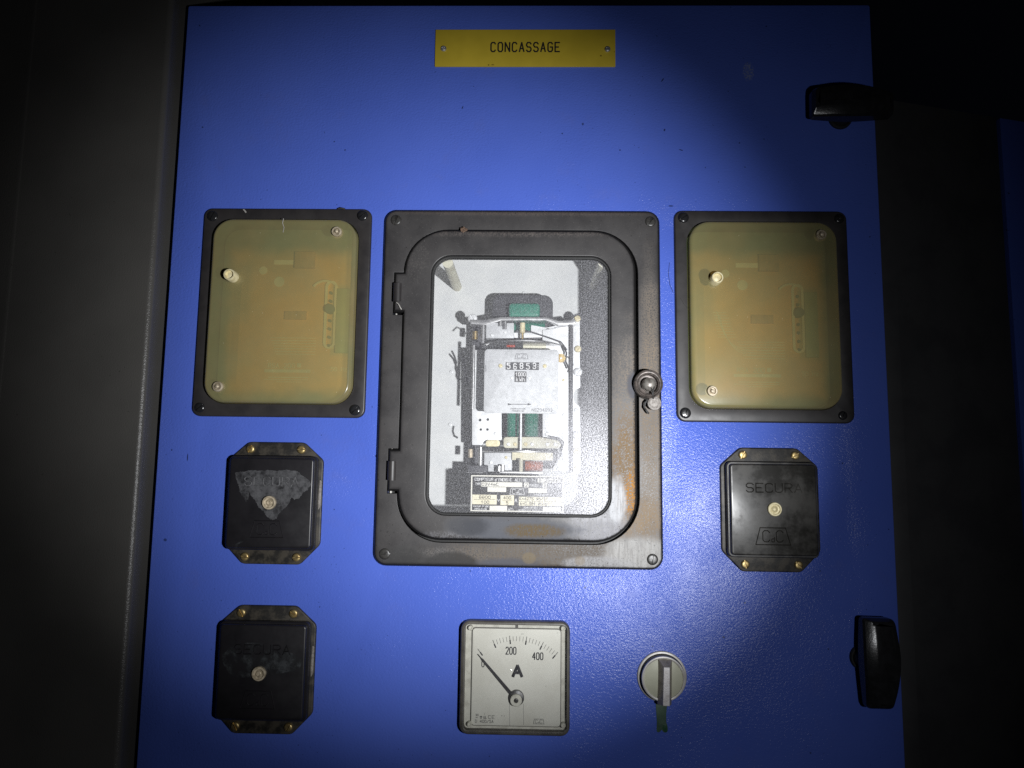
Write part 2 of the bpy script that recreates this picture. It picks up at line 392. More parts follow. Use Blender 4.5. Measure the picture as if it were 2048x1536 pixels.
class MB:
    def __init__(s): s.bm = bmesh.new()

    def ring(s, pts, h): return [s.bm.verts.new(V3(x, z, h)) for x, z in pts]

    def bridge(s, a, b):
        n = len(a)
        for i in range(n):
            j = (i + 1) % n
            try: s.bm.faces.new((a[i], a[j], b[j], b[i]))
            except ValueError: pass

    def loft(s, rings, closed=False, cap0=True, cap1=True):
        rs = [s.ring(p, h) for p, h in rings]
        for a, b in zip(rs, rs[1:]): s.bridge(a, b)
        if closed: s.bridge(rs[-1], rs[0])
        else:
            if cap0: s.bm.faces.new(rs[0][::-1])
            if cap1: s.bm.faces.new(rs[-1])
        return s

    def slab(s, pts, h0, h1, bev=0.0, seg=3):
        rings = [(pts, h0)]
        if bev:
            for k in range(seg + 1):
                a = math.pi / 2 * k / seg
                rings.append((offset(pts, bev * (1 - math.cos(a))), h1 - bev + bev * math.sin(a)))
        else: rings.append((pts, h1))
        return s.loft(rings)

    def box(s, x0, x1, z0, z1, h0, h1, bev=0.0):
        return s.slab([(x1, z1), (x0, z1), (x0, z0), (x1, z0)], h0, h1, bev, 2)

    def plate(s, outer, holes, h0, h1, bev=0.0, hbev=0.0, seg=3):
        """slab with holes; outline and holes counter-clockwise"""
        def prof(pts, b, sign):
            r = [s.ring(pts, h0)]
            if b:
                for k in range(seg + 1):
                    a = math.pi / 2 * k / seg
                    r.append(s.ring(offset(pts, sign * b * (1 - math.cos(a))), h1 - b + b * math.sin(a)))
            else: r.append(s.ring(pts, h1))
            return r
        loops = [prof(outer, bev, 1)] + [prof(hp, hbev, -1) for hp in holes]
        for i, r in enumerate(loops):
            for a, b in zip(r, r[1:]):
                s.bridge(a, b) if i == 0 else s.bridge(b, a)
        for lvl in (0, -1):
            ed = []
            for r in loops:
                v = r[lvl]
                for i in range(len(v)):
                    e = s.bm.edges.get((v[i], v[(i + 1) % len(v)]))
                    ed.append(e)
            bmesh.ops.triangle_fill(s.bm, edges=ed, use_beauty=True, use_dissolve=False, normal=(0, -1, 0))
        return s

    def lathe(s, prof, cx=0, cz=0, n=32):
        """profile [(r, h)] round the viewing axis"""
        rings = [(circle(max(r, 0.01), cx, cz, n), h) for r, h in prof]
        return s.loft(rings)

    def tube(s, pts, r, n=8, cap=True):
        """pts: (x, z, h)"""
        P = [V3(*p) for p in pts]; rings = []
        for i, p in enumerate(P):
            d = (P[min(i + 1, len(P) - 1)] - P[max(i - 1, 0)]).normalized()
            a = Vector((0, 1, 0)) if abs(d.y) < 0.9 else Vector((1, 0, 0))
            u = d.cross(a).normalized(); v = d.cross(u)
            rr = (r[i] if isinstance(r, (list, tuple)) else r) / 1000
            rings.append([s.bm.verts.new(p + u * rr * math.cos(2 * math.pi * k / n) + v * rr * math.sin(2 * math.pi * k / n)) for k in range(n)])
        for a, b in zip(rings, rings[1:]): s.bridge(a, b)
        if cap: s.bm.faces.new(rings[0][::-1]); s.bm.faces.new(rings[-1])
        return s

    def build(s, name, mat, parent=None, loc=(0, 0, 0), rot=0.0, smooth=35):
        bmesh.ops.recalc_face_normals(s.bm, faces=s.bm.faces[:])
        me = bpy.data.meshes.new(name); s.bm.to_mesh(me); s.bm.free()
        me.materials.append(M[mat] if isinstance(mat, str) else mat)
        if smooth:
            for p in me.polygons: p.use_smooth = not (abs(p.normal.y) > 0.9995 and len(p.vertices) != 4 or (abs(p.normal.y) > 0.9999 and p.area > 4e-6))
            me.set_sharp_from_angle(angle=R(smooth))
        return link(name, me, parent, loc, rot)


def link(name, me, parent=None, loc=(0, 0, 0), rot=0.0):
    o = bpy.data.objects.new(name, me); COL.objects.link(o)
    o.location = V3(*loc); o.rotation_euler = (0, R(rot), 0)
    if parent: o.parent = parent
    return o


def thing(name, label, cat, x=0, z=0, h=0, group=None, kind=None):
    o = bpy.data.objects.new(name, None); COL.objects.link(o); o.location = V3(x, z, h)
    o.empty_display_size = 0.02
    o['label'] = label; o['category'] = cat
    if group: o['group'] = group
    if kind: o['kind'] = kind
    return o


# ---- single-line engraving font on a 4 x 6 grid
G = {'A': '00 26 40;12 32', 'B': '00 06 26 35 34 23 03;23 32 31 20 00', 'C': '41 30 10 01 05 16 36 45', 'D': '00 06 26 45 41 20 00',
     'E': '40 00 06 46;03 33', 'F': '00 06 46;03 33', 'G': '23 43 41 30 10 01 05 16 36 45', 'H': '00 06;40 46;03 43', 'I': '20 26', 'J': '01 10 30 41 46',
     'K': '00 06;46 03 40', 'L': '06 00 40', 'M': '00 06 23 46 40', 'N': '00 06 40 46', 'O': '10 30 41 45 36 16 05 01 10',
     'P': '00 06 36 45 44 33 03', 'Q': '10 30 41 45 36 16 05 01 10;22 40', 'R': '00 06 36 45 44 33 03;23 40', 'S': '01 10 30 41 42 33 13 04 05 16 36 45',
     'T': '20 26;06 46', 'U': '06 01 10 30 41 46', 'V': '06 20 46', 'W': '06 10 23 30 46', 'X': '00 46;06 40', 'Y': '20 23 06;23 46', 'Z': '06 46 00 40',
     '0': '10 30 41 45 36 16 05 01 10', '1': '04 26 20', '2': '05 16 36 45 44 00 40', '3': '05 16 36 45 44 33 13;33 42 41 30 10 01', '4': '30 36 02 42',
     '5': '01 10 30 41 43 34 04 06 46', '6': '45 36 16 05 01 10 30 41 42 33 13 02', '7': '06 46 10', '8': '13 04 05 16 36 45 44 33 13 02 01 10 30 41 42 33',
     '9': '01 10 30 41 45 36 16 05 04 13 33 44', '/': '00 46', '=': '02 42;04 44', '-': '13 33', ',': '10 21', '.': '10 20', "'": '25 26', '~': '02 13 22 33', '*': '10 36 04 44 16 30',
     'd': '40 46;43 34 14 03 01 10 30 41', 'h': '00 06;03 14 34 43 40', 'k': '00 06;02 34;12 30', 't': '16 11 20 30;04 34', 'r': '00 04;03 14 34', 'n': '00 04;03 14 34 43 40',
     'z': '04 44 00 40', 'm': '00 04;03 14 23 20;23 34 43 40'}


def strokes(txt, x, z, hgt, wid, gap=None):
    """polylines for txt; x, z = lower left in mm, hgt letter height, wid letter width"""
    gap = wid * 0.45 if gap is None else gap
    out = []
    for ch in txt:
        if ch in G:
            for pl in G[ch].split(';'):
                out.append([(x + int(p[0]) / 4 * wid, z + int(p[1]) / 6 * hgt) for p in pl.split()])
        x += wid + gap
    return out, x - gap


def text_len(txt, wid, gap): return len(txt) * wid + (len(txt) - 1) * gap


def engrave(mb, lines, w, h, flat=0.35):
    """lines as low rounded ribs of width w standing on height h"""
    r = w / 2
    split = []
    for pl in lines:      # break the line at sharp corners so that each leg keeps its full width
        cur = [pl[0]]
        for i in range(1, len(pl)):
            cur.append(pl[i])
            if i < len(pl) - 1:
                a_, b_ = Vector(pl[i]) - Vector(pl[i - 1]), Vector(pl[i + 1]) - Vector(pl[i])
                if a_.angle(b_) > R(75): split.append(cur); cur = [pl[i]]
        split.append(cur)
    for pl in split:
        # unit vectors; simple mitred ribbon with a raised middle
        P = [Vector(p) for p in pl]
        closed = len(P) > 2 and (P[0] - P[-1]).length < 1e-6
        if closed: P = P[:-1]
        n = len(P); L = []; Rr = []; C = []
        for i in range(n):
            if closed: a, b = P[i] - P[i - 1], P[(i + 1) % n] - P[i]
            else:
                a = P[i] - P[i - 1] if i else P[1] - P[0]
                b = P[i + 1] - P[i] if i < n - 1 else a
            a.normalize(); b.normalize()
            n1, n2 = Vector((-a.y, a.x)), Vector((-b.y, b.x)); m = n1 + n2
            if m.length < 1e-4: m = n1
            m.normalize(); k = min(r / max(0.45, m.dot(n1)), r * 1.8)
            c = P[i].copy()
            if not closed and i == 0: c -= a * r * .6
            if not closed and i == n - 1: c += b * r * .6
            C.append(mb.bm.verts.new(V3(c.x, c.y, h + w * flat)))
            L.append(mb.bm.verts.new(V3(c.x + m.x * k, c.y + m.y * k, h)))
            Rr.append(mb.bm.verts.new(V3(c.x - m.x * k, c.y - m.y * k, h)))
        rng = range(n) if closed else range(n - 1)
        for i in rng:
            j = (i + 1) % n
            mb.bm.faces.new((L[i], C[i], C[j], L[j])); mb.bm.faces.new((C[i], Rr[i], Rr[j], C[j]))
        if not closed:
            mb.bm.faces.new((L[0], Rr[0], C[0])); mb.bm.faces.new((L[-1], C[-1], Rr[-1]))
    return mb


def put_text(mb, txt, cx, z, hgt, wid, w, h, gap=None, align='c', flat=0.3):
    gap = wid * 0.45 if gap is None else gap
    ln = text_len(txt, wid, gap)
    x = cx - ln / 2 if align == 'c' else cx
    engrave(mb, strokes(txt, x, z, hgt, wid, gap)[0], w, h, flat)


def logo(mb, cx, cz, wt, wb, hh, w, h, flat=0.3):
    """maker's trapezoid with C d C"""
    t_, b_ = cz + hh / 2, cz - hh / 2
    engrave(mb, [[(cx - wb / 2, b_), (cx + wb / 2, b_), (cx + wt / 2, t_), (cx - wt / 2, t_), (cx - wb / 2, b_)]], w, h, flat)
    lh = hh * 0.66; lw = wt * 0.27
    engrave(mb, strokes('C', cx - wt * 0.40, cz - lh / 2, lh, lw)[0] + strokes('C', cx + wt * 0.40 - lw, cz - lh / 2, lh, lw)[0], w, h, flat)
    engrave(mb, strokes('d', cx - wt * 0.055, cz - lh / 2, lh * 0.42, wt * 0.11)[0], w * .8, h, flat)


# ---- slotted screw: solid neck and two D-shaped halves with a real slot between them
def screw_mesh(name, r, hgt, mat, slot=0.22):
    mb = MB(); mb.lathe([(r, 0), (r, hgt * .35), (r * .96, hgt * .42)], n=24)
    s = r * slot / 2
    for sg in (1, -1):
        a0 = math.asin(s / r)
        pts = [(r * math.cos(a0 + (math.pi - 2 * a0) * k / 12), r * math.sin(a0 + (math.pi - 2 * a0) * k / 12)) for k in range(13)]
        if sg < 0: pts = [(-x, -z) for x, z in pts]
        cx, cz = 0, sg * s
        def sc(f): return [(x * f, (z - cz) * f + cz) for x, z in pts]
        mb.loft([(sc(1), hgt * .36), (sc(.97), hgt * .6), (sc(.86), hgt * .84), (sc(.62), hgt * .97), (sc(.3), hgt * 1.0)])
    o = mb.build(name, mat, smooth=40); me = o.data; bpy.data.objects.remove(o)
    return me


SCREW = {'brass': screw_mesh('screw', 3.8, 2.4, 'brass', 0.27), 'black': screw_mesh('screw', 5.0, 2.3, 'handle_black', 0.18),
         'frame': screw_mesh('screw', 5.0, 1.8, 'screw_black', 0.2), 'steel': screw_mesh('screw', 2.2, 1.2, 'zinc', 0.28), 'smallbrass': screw_mesh('screw', 2.3, 1.4, 'pale_brass', 0.28)}


def screw(kind, parent, x, z, h, rot, s=1.0, name='screw'):
    o = link(name, SCREW[kind], parent, (x, z, h), rot); o.scale = (s, s, s); return o


# ================================================================== THE CABINET WITH THE BLUE DOOR
cab = thing('electrical_cabinet', 'switchgear cabinet behind bright blue enamelled door that carries all the instruments', 'cabinet', 0, 0, 0)
mb = MB()
outer = rrect(664.3, 1100, 2.0, -6.2, -102.5, 3)   # top at z=447.5, runs on below the frame
MX, MZ = -7.6, 75.5
holes = [rrect(236, 306, 12, MX, MZ, 4), rrect(139, 176, 18, -228.3, 141.5, 4), rrect(139, 176, 18, 214.5, 141.5, 4)]
mb.plate(outer, holes, -1.8, 0, 0.9, 0.2)
# folded edge of the sheet
mb.plate(rrect(664.3, 1100, 2.0, -6.2, -102.5, 3), [rrect(660.9, 1096.6, 1.2, -6.2, -102.5, 3)], -20, -1.81)
door = mb.build('door', 'blue_enamel', cab)
mb = MB()
mb.loft([(rrect(640, 1090, 1, -6.2, -108, 2), -22.0), (rrect(640, 1090, 1, -6.2, -108, 2), -26), (rrect(664, 1110, 1, -6.2, -115, 2), -26), (rrect(664, 1110, 1, -6.2, -115, 2), -400)], cap0=False, cap1=True)
mb.build('body', 'cabinet_dark', cab)


# latch handles (parts of the door)
def make_handle(px, py, bx, bz, rot):
    """px,py: photo position of the grip's centre; bx,bz boss centre in mm"""
    x, z = at(px, py, 27)
    o = thing('handle', '', ''); del o['label']; del o['category']
    o.name = 'handle'
    bpy.data.objects.remove(o)
    ol = [(18.5, 41), (-8.5, 41.5), (-11, 5), (-8, -41), (13.5, -41.5), (17.8, -20), (20.5, 5)]
    ol = [(x_ - 4, z_ * 0.9) for x_, z_ in ol]
    ol = ol if sum((ol[i][0] * ol[(i + 1) % 7][1] - ol[(i + 1) % 7][0] * ol[i][1]) for i in range(7)) > 0 else ol[::-1]
    ol = box_round(ol, [5, 3, 30, 4, 5, 20, 20] if ol[0][0] > 0 else 5, 5)
    mb = MB()
    # underside, side wall, wide bevel on the straight side, top
    def shift(pts, d, dx):
        q = offset(pts, d); out = []
        for (a, b), (c, e) in zip(pts, q):
            k = max(0.0, min(1.0, (-a - 6) / 8))
            out.append((c + dx * k, e))
        return out
    mb.loft([(offset(ol, 1.5), 9), (ol, 11), (ol, 22.0), (shift(ol, .6, 1.0), 23.7), (shift(ol, 2.0, 6.6), 26.8), (shift(ol, 2.6, 7.4), 27.0), (shift(ol, 5.5, 7.6), 27.2)])
    for v in mb.bm.verts:
        if v.co.y < -0.015: v.co.y += 3.6 * v.co.z ** 2
    g = mb.build('handle', 'handle_black', door, (x, z, 0), rot, smooth=17)
    # neck and boss in the grip's own space
    dx, dz = (bx - x), (bz - z); a = R(rot)
    lx = dx * math.cos(a) - dz * math.sin(a); lz = dx * math.sin(a) + dz * math.cos(a)
    mb = MB(); mb.lathe([(11, 0), (11, 2.2), (10.2, 3.2), (9.2, 3.2), (8.6, 2.2), (8.2, 3.6), (7.6, 9.5)], lx, lz)
    b = mb.build('escutcheon', 'cabinet_dark', g)
    return g


bx, bz = at(1727, 1316, 3); make_handle(1769, 1333, bx, bz, 0)
bx, bz = at(1682, 234, 3); make_handle(1714, 197, bx, bz, -90)

# green paint run under the switch (dried on the door)
x0, z0 = at(1311, 1396); x1, z1 = at(1335, 1466)
run = [(x1 + .6, z0), (x0 - .2, z0), (x0 + .4, (z0 + z1) / 2 + 3), (x0 + .9, (z0 + z1) / 2 - 5), (x0 + .6, z1 + 1.5), (x0 + 1.8, z1 + .2), (x0 + 4.0, z1 + 1.0), (x0 + 5.0, z1 + 3.0), (x0 + 6.2, z1 + .8), (x0 + 8.4, z1), (x1 + .3, z1 + 1.5), (x1 + .2, z1 + 5.5), (x1 - 1.0, z1 + 9), (x1 - .9, z1 + 16)]
mb = MB(); mb.slab(box_round(run, 1.2, 3), 0, 0.28, 0.1); mb.build('paint_run', 'paint_run', door)
run2 = [(x1 + .0, z1 + 5.3), (x1 - 1.2, z1 + 7.6), (x0 + 6.2, z1 + 7), (x0 + 5.6, z1 + 4.0), (x0 + 7, z1 + 1.2), (x0 + 9.0, z1 + .5), (x1 + .0, z1 + 1.9)]
mb = MB(); mb.slab(box_round(run2, 1.0, 3), 0.2, 0.42, 0.1); mb.build('paint_blot', 'paint_run_edge', door)

# ================================================================== NEIGHBOUR CABINETS
t_ = thing('grey_cabinet', 'plain dark grey painted cabinet front with rounded edge left of the blue door', 'cabinet', -345, 0, 0)
mb = MB()
pr = [(-1.0, -60), (-1.0, 12.5)]
rings = []
H17 = 17.5
prof = [(0.0, -300), (0.0, H17 - 5)] + [(-5 + 5 * math.cos(R(a)), H17 - 5 + 5 * math.sin(R(a))) for a in range(10, 91, 8)] + [(-132, H17)]
bm = mb.bm
z_lo, z_hi = -640, 660
cols = [[bm.verts.new(V3(x, z, h)) for z in (z_lo, z_hi)] for x, h in prof]
for a, b in zip(cols, cols[1:]): bm.faces.new((a[0], a[1], b[1], b[0]))
mb.build('front_panel', 'grey_paint', t_, smooth=50)
mb = MB()
prof = [(-131.6, H17 - 4), (-131.6, H17 + .5), (-132.4, H17 + .8), (-135, H17 + .3), (-600, H17 + .3), (-600, -300)]
cols = [[mb.bm.verts.new(V3(x, z, h)) for z in (z_lo, z_hi)] for x, h in prof]
for a, b in zip(cols, cols[1:]): mb.bm.faces.new((a[0], a[1], b[1], b[0]))
mb.build('side_panel', 'grey_paint', t_, smooth=50)

t_ = thing('recessed_cabinet', 'low unlit grey cabinet set back at the far right with a blue door strip', 'cabinet', 326, 0, -26)
PX0, PT = 327.0 - 326, 366.5
mb = MB(); mb.box(PX0, 26.5, -640, PT, -50, 0, 0.8); mb.build('frame_post', 'grey_recess', t_)
mb = MB()
ang = R(15.5); xa, xb = 27.0, 155.0
fx = lambda x: -2 - (x - xa) * math.tan(ang)
vs = []
for x, h in ((xa, fx(xa) - 20), (xa, fx(xa)), (xb, fx(xb)), (xb, fx(xb) - 20)):
    vs.append([mb.bm.verts.new(V3(x, z, h)) for z in (-640, PT - .5)])
for i in range(4):
    a, b = vs[i], vs[(i + 1) % 4]; mb.bm.faces.new((a[0], a[1], b[1], b[0]))
mb.bm.faces.new([v[1] for v in vs]); mb.build('front_panel', 'grey_recess', t_, smooth=20)
mb = MB(); vs = []
for x, h in ((xb + 2, fx(xb) - 20), (xb + 2, fx(xb) + 3), (xb + 260, fx(xb + 260) + 3), (xb + 260, fx(xb + 260) - 20)):
    vs.append([mb.bm.verts.new(V3(x, z, h)) for z in (-640, PT - 3)])
for i in range(4):
    a, b = vs[i], vs[(i + 1) % 4]; mb.bm.faces.new((a[0], a[1], b[1], b[0]))
mb.bm.faces.new([v[1] for v in vs]); mb.build('door', 'blue_enamel', t_, smooth=20)

# ================================================================== NAMEPLATE
np_ = thing('nameplate', 'yellow engraved nameplate reading CONCASSAGE riveted near top of blue door', 'sign', -6.1, 402.4)
mb = MB(); mb.slab(rrect(174, 37.8, .5, 0, 0, 2), 0.1, 1.6, 0.25, 2); mb.build('plate', 'yellow_laminate', np_)
x0, z0 = at(982, 105); x1, z1 = at(1119, 87)
mb = MB(); wid = (x1 - x0 + 6.1 - 6.1) / (10 + 9 * .62); put_text(mb, 'CONCASSAGE', (x0 + x1) / 2 + 6.1, (z0 + 0) - 402.4, z1 - z0, wid, 1.45, 1.6, gap=wid * .62, flat=0.06)
mb.build('lettering', 'ink_black', np_)
for px, py in ((887, 97), (1215, 98)):
    x, z = at(px, py, 2)
    mb = MB(); mb.lathe([(3.0, 1.5), (3.0, 1.9), (2.6, 2.6), (1.6, 3.0), (1.3, 2.5), (0.9, 2.4), (0.5, 2.9), (0.1, 3.0)], x + 6.1, z - 402.4, 24)
    mb.build('rivet', 'steel', np_)


# ================================================================== RELAYS WITH FOGGED COVERS
def relay(cx, label, seed, nuts, scr, graph):
    r = thing('protection_relay', label, 'relay', cx, 141.5, 0, 'protection relays flush in the blue door')
    mb = MB(); mb.plate(rrect(159.4, 197.4, 8, seg=6), [rrect(137, 174, 19, seg=8)], 0.1, 3.2, 1.6, 0.3); mb.build('flange', 'black_bakelite', r)
    # case sunk into the door
    mb = MB()
    mb.loft([(rrect(139, 176, 19), 0), (rrect(139, 176, 19), -58), (rrect(137.4, 174.4, 18.5), -58), (rrect(137.4, 174.4, 18.5), 0)], closed=True)
    mb.slab(rrect(138, 175, 18), -58, -56); mb.build('case', 'relay_dark', r)
    # yellow-brown front board with its fittings
    bx0, bz0 = 4, -10
    mb = MB(); mb.slab(rrect(134, 170, 16, 0, 0), -20, -17.5, .4); bd = mb.build('front_board', 'amber_panel', r)
    mb = MB()
    mb.plate(rrect(11.5, 66, 5.6, 39, 1), [rrect(6.6, 61, 3.2, 39, 1)], -17.5, -15.6); mb.build('slot_frame', 'amber_light', bd)
    mb = MB(); mb.box(45, 57, -36, 26, -17.5, -14.5, .4); mb.build('scale_strip', 'relay_green', bd)
    mb = MB(); mb.lathe([(4.6, -17.5), (4.6, -12), (4, -11)], 39, 6); mb.lathe([(1.4, -17.5), (1.4, -15)], 39, 22); mb.lathe([(1.4, -17.5), (1.4, -15)], 39, 14)
    for k in range(4): mb.lathe([(1.4, -17.5), (1.4, -15)], 39, -5 - 8 * k)
    mb.build('setting_plug', 'relay_dark', bd)
    mb = MB(); mb.box(3, 22, 46, 62, -17.5, -13, 1); mb.build('coil_block', 'relay_brown', bd)
    mb = MB(); mb.box(-5, 16, -4, 4, -17.5, -15.5, .4); mb.build('bracket', 'relay_brown', bd)
    mb = MB()
    mb.box(-18, 4, 50, 54.5, -17.4, -17.1); mb.box(-22, 22, -55, -52, -17.4, -17.1)
    mb.lathe([(4, -17.4), (4, -17.0)], -28, 44); mb.lathe([(5, -17.4), (5, -17.0)], -12, 33)
    put_text(mb, 'RSA 200', -6, -50.5, 4.2, 2.6, .7, -17.3)
    put_text(mb, '50 Hz', 49, -53, 3.6, 2.2, .55, -17.3)
    mb.box(9, 13, -50, -46, -17.4, -17.1)
    mb.box(-18, 20, -60, -59.2, -17.4, -17.1); mb.box(-22, 20, -62, -61.4, -17.4, -17.1); mb.box(-10, 14, -64.2, -63.6, -17.4, -17.1)
    for k in range(7): mb.box(-18 + k, 26, -22 - 2.6 * k, -21.4 - 2.6 * k, -17.4, -17.1)
    if graph:
        for k in range(10): mb.box(-40 + k * .4, -28 + k, 6 - 2.6 * k, 6.5 - 2.6 * k, -17.4, -17.1)
        for q in range(3):
            pts = [(-37 + q * 1.5 + 48 * u, -30 - q * 2.5 + 38 * math.exp(-6 * u)) for u in [k / 14 for k in range(15)]]
            engrave(mb, [pts], .6, -17.3, .3)
    mb.build('marking', 'amber_light', bd)
    mb = MB(); mb.tube([(35 + 14 * math.cos(a) - 2, 20 + 14 * math.sin(a), -16) for a in [R(35 + 12 * k) for k in range(10)]], 1.2, 6); mb.build('pointer_arc', 'amber_light', bd)
    # cover
    b = rrect(135.6, 173.6, 19, seg=9); mb = MB()
    rings = [(b, 1.5), (offset(b, .5), 7.0)]
    for a in range(0, 91, 18): rings.append((offset(b, .5 + 3.4 * (1 - math.cos(R(a)))), 7.0 + 3.4 * math.sin(R(a))))
    rs = [mb.ring(p, h) for p, h in rings]
    for a, c in zip(rs, rs[1:]): mb.bridge(a, c)
    mb.bm.faces.new(rs[-1])
    mb.build('cover', 'fogged_cover', r, smooth=60)
    # cover nuts: first one is the tall bush
    for i, (px, py) in enumerate(nuts):
        tall = i == 1; h = 21 if tall else 13
        x, z = at(px, py, h); x -= cx; z -= 141.5
        mb = MB()
        if tall: mb.lathe([(5.4, 5), (5.4, 19.2), (4.9, 20.2), (4.0, 20.2), (3.7, 17.0), (2.0, 17.4), (.3, 17.8)], x, z)
        else: mb.lathe([(5.6, 9), (5.6, 9.9), (4.6, 9.9), (4.6, 13.2), (4.2, 13.6), (3.1, 13.6), (2.7, 11.8), (1.9, 11.6), (1.6, 14.6), (.6, 15.2)], x, z)
        mb.build('cover_nut', 'pale_brass' if tall else 'dull_brass', r)
    for (px, py, ro, s) in scr:
        x, z = at(px, py, 4); screw('black', r, x - cx, z - 141.5, 3.1, ro, s)
    return r


relay(-228.3, 'left relay with fogged yellow-green cover in a black flange, beside the large meter hinge side', 1,
      [(673, 463), (457, 548), (435, 773)], [(425, 432, -65, 1), (725, 431, -35, 1), (399, 815, -40, .9), (710, 820, -45, 1)], False)
relay(214.5, 'right relay with fogged cover, dimmer at its upper right, below the top latch handle', 2,
      [(1643, 469), (1436, 554), (1425, 782)], [(1367, 435, -35, 1), (1679, 437, 40, .9), (1371, 826, -70, 1), (1686, 831, -70, .8)], True)


# ================================================================== SECURA TERMINAL COVERS
def secura(cx, cz, label, ftr, rots, mat, nut, side):
    r = thing('terminal_cover', label, 'cover', cx, cz, 0, 'black moulded terminal covers on the blue door')
    o = [(43.5, 38.5), (25.5, 54.5), (-25.5, 54.5), (-43.5, 38.5), (-43.5, -36.5), (-26, -54.5), (26, -54.5), (43.5, -36.5)]
    mb = MB(); mb.slab(box_round(o, 3, 4), 0.1, 2.6, 1.2); mb.build('base_flange', 'flange_bakelite', r)
    # box with a stepped rim
    b = rrect(79.6, 83.4, 5.0, 0, .3, 5); b2 = offset(b, 2.1); mb = MB()
    rings = [(b, 2.5), (b, 8.4), (offset(b, .8), 9.2), (offset(b, 2.0), 9.2)]
    for a in (0, 30, 60, 90): rings.append((offset(b2, 1.4 * (1 - math.cos(R(a)))), 11.4 + 1.4 * math.sin(R(a))))
    mb.loft(rings); cv = mb.build('cover', mat, r, smooth=40)
    H = 12.8
    mb = MB(); put_text(mb, 'SECURA', 0.5, 15.4, 7.6, 6.2, 1.1, H - .02, gap=2.2, flat=(.55, .85, .3)[ftr]); mb.build('lettering', 'residue_relief' if ftr == 0 else mat, cv, smooth=20)
    mb = MB(); logo(mb, -1.5, -22.6, 22, 30, 14.5, .9, H - .02, .55); mb.build('emblem', mat, cv, smooth=20)
    mb = MB(); mb.lathe([(6.0, 12.6), (6.0, 15.4), (5.5, 16.0), (4.6, 16.0), (4.2, 14.6), (2.9, 14.4), (2.4, 15.2), (1.8, 15.5), (1.2, 14.7), (.2, 14.7)], nut[0], nut[1])
    mb.build('thumb_nut', ['dull_brass', 'dull_brass', 'pale_brass'][ftr], r)
    for (x, z), ro in zip(((-23.3, 48), (23.3, 48), (-23.3, -48), (23.3, -48)), rots): screw('brass', r, x, z, 2.6, ro)
    if ftr < 2:   # worn bare strip on the right edge of the flange
        mb = MB(); mb.slab(box_round([(42.6, 14 + 6), (41.0, 21), (40.4, 2), (40.7, -6), (42.4, -3)], .8, 2), 2.55, 2.72, .05); mb.build('chipped_edge', 'lead', r)
    H += .01
    if ftr == 0:
        ol = [(290, 430), (330, 420), (400, 415), (480, 400), (560, 402), (640, 398), (740, 410), (820, 402), (880, 395), (960, 405), (1010, 425), (1060, 470), (1120, 510), (1155, 560), (1110, 625), (1060, 660), (1015, 720), (960, 735), (930, 710), (890, 790), (830, 850), (780, 900), (760, 945), (710, 968), (660, 935), (620, 880), (560, 830), (530, 775), (480, 700), (450, 660), (430, 735), (405, 755), (370, 690), (335, 640), (325, 560), (300, 500)]
        pts = []
        for i, (a, c) in enumerate(ol):
            x, z = at(a / 5.689 + 420, c / 5.689 + 870, H); pts.append((x - cx, z - cz))
        pts = pts[::-1]
        jag = []
        for i in range(len(pts)):
            p, q = Vector(pts[i]), Vector(pts[(i + 1) % len(pts)])
            for u in (0, .17, .33, .5, .67, .83): jag.append(tuple(p.lerp(q, u) + Vector((random.uniform(-.45, .45), random.uniform(-.45, .45)))))
        mb = MB(); mb.slab(jag, H - .05, H + .05); mb.build('glue_residue', 'residue', cv)
        pts = [at(a / 5.689 + 420, c / 5.689 + 870, H) for a, c in ((245, 1290), (250, 1250), (300, 1235), (420, 1170), (480, 1145), (520, 1150), (440, 1185), (320, 1245), (300, 1285), (270, 1295))]
        pts = [(x - cx, z - cz) for x, z in pts]
        mb = MB(); mb.slab(pts[::-1] if sum(pts[i][0] * pts[(i + 1) % 10][1] - pts[(i + 1) % 10][0] * pts[i][1] for i in range(10)) < 0 else pts, H - .05, H + .04); mb.build('scuff', 'faint_residue', cv)
    if ftr == 1:
        pts = []
        for k in range(40):
            a = 2 * math.pi * k / 40; rr = 1 + .12 * math.sin(3 * a + 1) + random.uniform(-.03, .03)
            pts.append((-2 + 36 * rr * math.cos(a) * .95, 12 + 14 * rr * math.sin(a) - 5 * abs(math.cos(a))))
        mb = MB(); mb.slab(pts, H - .05, H + .03); mb.build('glue_residue', 'faint_residue', cv)
    return r


secura(-228.2, -34.5, 'upper left black terminal cover with pale torn glue residue over its raised lettering', 0, (-65, 0, 10, -5), 'black_cover', (0.0, 0.6), 0)
secura(-228.5, -179.2, 'darkest black terminal cover at lower left, without pale torn residue, left of the ammeter', 1, (60, 35, 60, -55), 'black_cover', (-1.2, -0.6), 0)
secura(216.3, -34.3, 'right-hand black terminal cover with dull smudges, under the right relay', 2, (-60, -30, 80, 50), 'smudged_cover', (0.0, 0.8), 1)
for o in list(bpy.data.objects):
    pass

# ================================================================== ENERGY METER
em = thing('energy_meter', 'large black framed electricity meter with glazed hinged door, works and counter inside', 'meter', MX, MZ)
cx, cz = MX, MZ
